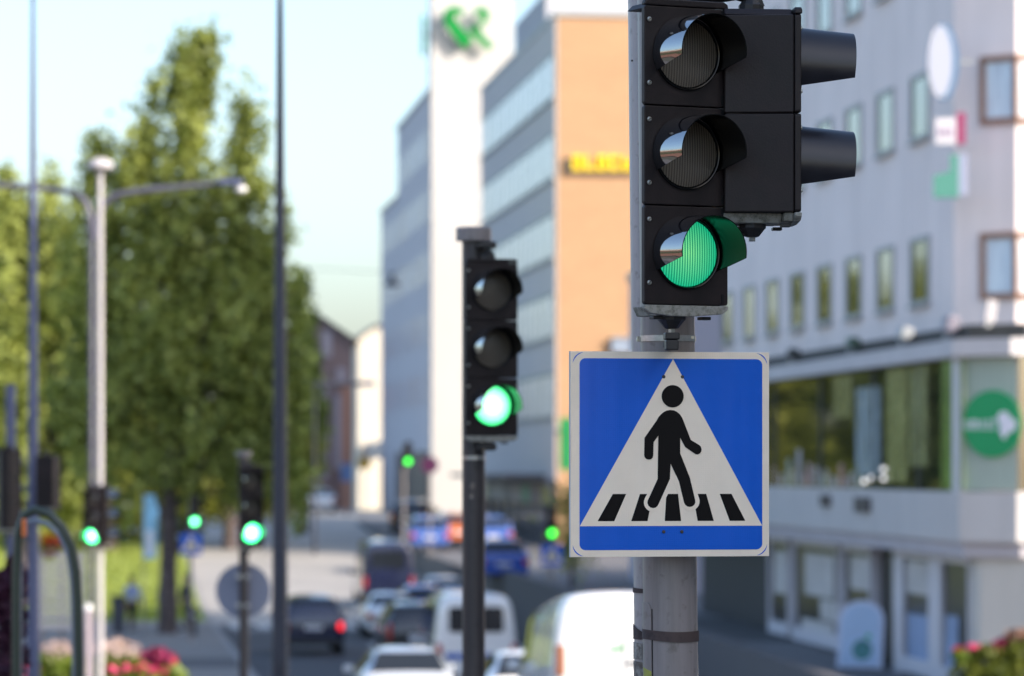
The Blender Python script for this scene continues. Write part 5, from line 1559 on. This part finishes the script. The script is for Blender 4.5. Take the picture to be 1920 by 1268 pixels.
def card_obj(name, pos, size, m, parent=None, droop=0.0, aspect=1.6):
    V, n = cards(np.asarray(pos), size, droop, aspect)
    me = bpy.data.meshes.new(name)
    me.vertices.add(4 * n); me.vertices.foreach_set("co", V.astype(np.float32).ravel())
    me.loops.add(4 * n); me.loops.foreach_set("vertex_index", np.arange(4 * n, dtype=np.int32))
    me.polygons.add(n); me.polygons.foreach_set("loop_start", np.arange(0, 4 * n, 4, dtype=np.int32)); me.polygons.foreach_set("loop_total", np.full(n, 4, dtype=np.int32))
    me.materials.append(m); me.update(calc_edges=True); me.validate()
    o = bpy.data.objects.new(name, me); col.objects.link(o)
    if parent: o.parent = parent
    return o


def in_ellipsoid(n, c, r, shell=0.0):
    p = rng.normal(size=(n, 3)); p /= np.linalg.norm(p, axis=1)[:, None]
    k = rng.uniform(shell ** 3, 1, size=(n, 1)) ** (1 / 3)
    return np.asarray(c) + p * k * np.asarray(r)


def blob(name, m, parent, c, r, n, size, shell=0.3):
    return card_obj(name, in_ellipsoid(n, c, r, shell), size, m, parent, 0.0, 1.2)


blob('blossoms', M['petal_red'], fb, (0.08, 0, .16), (.26, .24, .16), 160, .10)
blob('blossoms', M['petal_yellow'], fb, (-.05, 0, .30), (.2, .2, .12), 90, .09)
blob('leaves', M['leaf_bright'], fb, (0, 0, .06), (.3, .28, .16), 120, .1)


def flower_bed(label, px, d, wid, dep, h, plants, cat='planter', name='flower_planter'):
    g = G(px, d); g.z += 0.12 if g.x < 3.3 else 0
    t = thing(name, label, cat, g, YAW0, 'flower planters')
    MB().bounds(-wid / 2, wid / 2, -dep / 2, dep / 2, 0, h).build('box', wall_mat('planter_stone', (0.30, 0.29, 0.28)), t, bev=.03)
    for (x, zt, rx, ry, rz, mm, n, size, nm) in plants:
        blob(nm, M[mm], t, (x, 0, h + zt), (rx, ry, rz), n, size, 0.2)
    return t


k60 = 62 / F
def hx(px, c=215): return (px - c) * k60
def hz60(py, h, g): return (875 - py) * k60 - g.z - h
gg = G(215, 62); gg.z += .12
H0 = 0.75
flower_bed('long stone planter of pink flowers with pale grasses at the foot of the lamp posts', 215, 62, 2.9, 1.0, H0,
           [(hx(60), hz60(1254, H0, gg), .32, .4, .14, 'petal_pink', 500, .07, 'blossoms'), (hx(240), hz60(1254, H0, gg), .75, .45, .13, 'petal_pink', 1400, .07, 'blossoms'),
            (hx(295), hz60(1236, H0, gg), .30, .3, .18, 'petal_darkred', 500, .08, 'blossoms'), (hx(325), hz60(1236, H0, gg), .06, .1, .08, 'petal_red', 60, .07, 'blossoms'),
            (hx(215), hz60(1222, H0, gg), .46, .35, .22, 'petal_cream', 420, .06, 'grass_tufts'), (hx(110), hz60(1222, H0, gg), .34, .35, .2, 'petal_cream', 260, .06, 'grass_tufts'),
            (hx(210), hz60(1245, H0, gg), .6, .4, .2, 'leaf_bright', 900, .10, 'leaves'), (hx(100), hz60(1245, H0, gg), .5, .4, .2, 'leaf_bright', 700, .10, 'leaves'), (hx(200), .2, 1.4, .45, .3, 'leaf_bright', 1200, .12, 'leaves')])
flower_bed('stone planter of pink and rust red flowers at the lower right corner', 1872, 63.5, 2.0, 1.0, .5,
           [(-.62, .42, .18, .25, .11, 'leaf_bright', 160, .09, 'leaves'), (-.15, .48, .35, .3, .15, 'leaf_mid', 420, .09, 'leaves'), (.4, .54, .5, .3, .2, 'leaf_mid', 500, .09, 'leaves'),
            (-.4, .56, .16, .2, .07, 'petal_pink', 90, .07, 'blossoms'), (.1, .64, .2, .2, .10, 'petal_darkred', 150, .09, 'blossoms'), (.38, .78, .28, .2, .12, 'frame_brown', 260, .09, 'blossoms'), (-.05, .52, .14, .2, .08, 'petal_pink', 90, .07, 'blossoms'),
            (-.68, .54, .08, .1, .05, 'petal_red', 30, .06, 'blossoms'), (0, .15, .9, .45, .28, 'leaf_mid', 700, .11, 'leaves')])

# bent tube railing and the purple bush in front of it
k = 22 / F
g = G(140, 22); g.z += 0.12
RL = thing('hoop_railing', 'dark green bent tube railing rising at the lower left', 'railing', g, 0)
def HP(px, py, d=22.0): return tuple(P(px, py, d) - g)
low = P(0, 0, 22)
MB().tube([(HP(148, 1268)[0], HP(148, 1268)[1], 0), HP(148, 1240), HP(146, 1130), HP(143, 1075), HP(135, 1028), HP(116, 989), HP(92, 964), HP(66, 956), HP(45, 966), HP(34, 1000), HP(30, 1080), (HP(30, 1080)[0], HP(30, 1080)[1], 0)], .027, 16).build('tube', mat('rail_green', (0.035, 0.05, 0.035), 0.35), RL, smooth=True)
MB().tube([(HP(140, 1268, 24.5)[0], HP(140, 1268, 24.5)[1], -.1), HP(139, 1200, 24.5), HP(135, 1090, 24.5), HP(128, 1040, 24.5), HP(112, 1003, 24.5), HP(90, 983, 24.5), HP(66, 975, 24.5), HP(45, 982, 24.5), HP(38, 1010, 24.5), (HP(36, 1080, 24.5)[0], HP(36, 1080, 24.5)[1], -.1)], .016, 14).build('tube', mat('rail_blue_grey', (0.16, 0.20, 0.25), 0.35), RL, smooth=True)
MB().box(HP(45, 990, 21.9), (.03, .05, .11)).build('reflector', mat('reflector_orange', (0.65, 0.16, 0.03), 0.4), RL, bev=.01)
g = G(10, 26); g.z += .12
t = thing('purple_shrub', 'dark purple leaved shrub at the lower left corner', 'shrub', g)
pos = []
for (px, py, rx, rz) in ((14, 1240, 42, 70), (22, 1160, 28, 60), (28, 1090, 22, 50), (5, 1120, 24, 50)):
    c = P(px, py, 26) - g
    pos.append(in_ellipsoid(650, tuple(c), (rx * 26 / F, rx * 26 / F, rz * 26 / F), .2))
card_obj('foliage', np.concatenate(pos), .035, M['leaf_purple'], t)
MB().tube([(0, 0, 0), (.02, 0, .6), tuple(P(25, 1100, 26) - g)], [.02, .016, .006], 8).build('stem', M['frame_brown'], t)

# ------------------------------------------------------------------ trees
M['birch_leaf'] = leaf_mat('birch_leaf', (0.065, 0.10, 0.018), (0.54, 0.585, 0.16), 0.36)
M['dark_leaf'] = leaf_mat('dark_leaf', (0.08, 0.105, 0.018), (0.36, 0.37, 0.07), 0.4)
M['bark'] = weathered('bark', (0.16, 0.12, 0.11), (0.04, 0.03, 0.03), 0.5, 5)


def tree(label, trunk_px, d, blobs, leaves, size, lm, trunk_r=0.24, group='trees beside the lawn', strands=True, name='tree', gap=0.0, trunk_top=0.7):
    g = G(trunk_px, d)
    t = thing(name, label, 'tree', g, 0, group)
    k = d / F
    tot = sum(b[2] * b[3] for b in blobs)
    pos = []
    zmax = 0
    centres = []
    for (px, py, rx, rz) in blobs:
        c = P(px, py, d) - g
        n = max(20, int(leaves * rx * rz / tot))
        # clumps spread through the volume, each a hanging spray
        nc = max(6, n // 44)
        cc = in_ellipsoid(nc, tuple(c), (rx * k, rx * k * 0.9, rz * k), 0.45)
        centres.append(cc)
        for q in cc:
            m = int(rng.integers(18, 70))
            if strands:
                ln = rng.uniform(0.6, 2.2)
                u = rng.uniform(0, 1, size=(m, 1))
                off = rng.normal(size=(m, 3)) * (0.12 + 0.15 * (1 - u))
                off[:, 2:3] -= u * ln
            else:
                off = rng.normal(size=(m, 3)) * rng.uniform(0.2, 0.5)
            pos.append(q + off)
        zmax = max(zmax, c.z + rz * k * 0.6)
    card_obj('crown', np.concatenate(pos), size, lm, t, 0.35 if strands else 0.0)
    # trunk and limbs reaching into the clumps
    b = MB()
    top = Vector((centres[0].mean(0)))
    main = [Vector((0, 0, -0.2)), Vector((0.03, 0, zmax * .12)), Vector((top.x * .12, top.y * .1, zmax * .3)), Vector((top.x * .45, top.y * .3, zmax * .6)), Vector((top.x * .9, top.y * .6, zmax * 0.92))]
    b.tube(main, [trunk_r * 1.25, trunk_r, trunk_r * .8, trunk_r * .45, trunk_r * .12], 14)
    allc = np.concatenate(centres)
    for i in rng.choice(len(allc), size=min(26, len(allc)), replace=False):
        q = Vector(allc[i]); f = min(0.9, max(.18, (q.z / zmax) * .75))
        j = f * 4; i0 = int(j); s0 = main[i0].lerp(main[min(4, i0 + 1)], j - i0)
        mid = s0.lerp(q, .5) + Vector((0, 0, .4))
        rr = trunk_r * .34 * (1.1 - f)
        b.tube([s0, mid, q], [rr, rr * .6, rr * .2], 7)
    b.build('trunk', M['bark'], t, smooth=True)
    return t


tree('tall drooping tree with a sunlit top and shaded lower branches', 314, 119,
     [(368, 58, 30, 30), (388, 62, 16, 22), (350, 105, 46, 45), (330, 160, 60, 48), (375, 170, 30, 50), (300, 215, 60, 40), (360, 240, 55, 50), (225, 262, 52, 34), (285, 290, 80, 50), (190, 255, 16, 18), (456, 165, 22, 55), (470, 215, 28, 45), (458, 275, 48, 50), (390, 330, 90, 60),
      (250, 375, 90, 70), (170, 430, 60, 90), (350, 420, 120, 90), (470, 400, 60, 110), (520, 470, 34, 110), (430, 510, 110, 100), (280, 520, 130, 110), (180, 580, 70, 120), (370, 610, 150, 120), (530, 600, 40, 120), (480, 680, 80, 110), (260, 690, 120, 120), (390, 760, 130, 90), (545, 720, 26, 90),
      (180, 760, 70, 100), (300, 850, 120, 50), (450, 840, 80, 60), (520, 800, 40, 70), (556, 560, 12, 50), (562, 660, 12, 60), (170, 330, 22, 30), (120, 700, 30, 60), (556, 880, 12, 40)], 36000, 0.18, M['birch_leaf'], .27)
tree('broad green tree behind the blue mast at the left edge', 40, 140,
     [(62, 385, 60, 50), (110, 420, 50, 50), (10, 400, 50, 80), (30, 500, 100, 90), (120, 560, 90, 110), (20, 640, 90, 110), (110, 720, 100, 110), (160, 810, 70, 90), (20, 790, 90, 110), (60, 890, 130, 60), (98, 320, 10, 30), (6, 310, 14, 30)], 22000, 0.19, M['birch_leaf'], .3)
tree('dense dark tree standing at the back of the lawn left of the banner', 205, 172,
     [(190, 640, 100, 170), (240, 800, 120, 140), (150, 880, 110, 90), (260, 930, 90, 60)], 14000, 0.22, M['dark_leaf'], .3, strands=False)
tree('dense dark tree standing at the back of the lawn right of the trunk', 430, 176,
     [(430, 720, 110, 170), (480, 850, 100, 100), (370, 900, 110, 70), (520, 880, 60, 80)], 14000, 0.22, M['dark_leaf'], .3, strands=False)
tree('slim light green tree at the edge of the brown house', 572, 190,
     [(566, 560, 14, 60), (574, 650, 22, 90), (584, 760, 26, 90), (570, 850, 30, 70)], 4000, 0.2, M['birch_leaf'], .16)
tree('dense dark tree at the back of the lawn beyond the left edge', 20, 178,
     [(20, 760, 120, 180), (-60, 700, 120, 240), (80, 900, 120, 80)], 10000, 0.24, M['dark_leaf'], .3, strands=False)
tree('young tree beside the right hand pavement near the second crossing sign', 1070, 118,
     [(1068, 985, 20, 60), (1074, 1040, 16, 25)], 900, 0.11, M['birch_leaf'], .06, strands=False)
# hedge closing the lawn
b = []
for i in range(60):
    x = -40 + i * 0.74
    b.append(in_ellipsoid(150, (x, 185.5 + (i % 3) * .3 - 4.0, road_z(181.5) + .8), (.7, .8, .9), .3))
hd = card_obj('hedge', np.concatenate(b), .2, M['dark_leaf'])
tag(hd, 'long clipped dark green hedge along the back of the lawn', 'hedge')
# blades of grass over the lawn
gp = np.stack([rng.uniform(-12, 3.0, 16000), rng.uniform(129.4, 178, 16000), np.zeros(16000)], 1)
gp[:, 2] = [road_z(y) + .16 for y in gp[:, 1]]
M['grass_blade'] = leaf_mat('grass_blade', (0.18, 0.23, 0.04), (0.40, 0.44, 0.10), 0.4)
stuff(card_obj('grass', gp, .09, M['grass_blade'], None, -1.0, 2.2))

# far wooded hills beyond everything
b = []
for i in range(160):
    x = rng.uniform(-160, 200); y = rng.uniform(420, 520)
    b.append(in_ellipsoid(60, (x, y, road_z(y) + 3), (6, 6, 5.5), .3))
stuff(card_obj('far_woods', np.concatenate(b), 1.0, M['dark_leaf']))
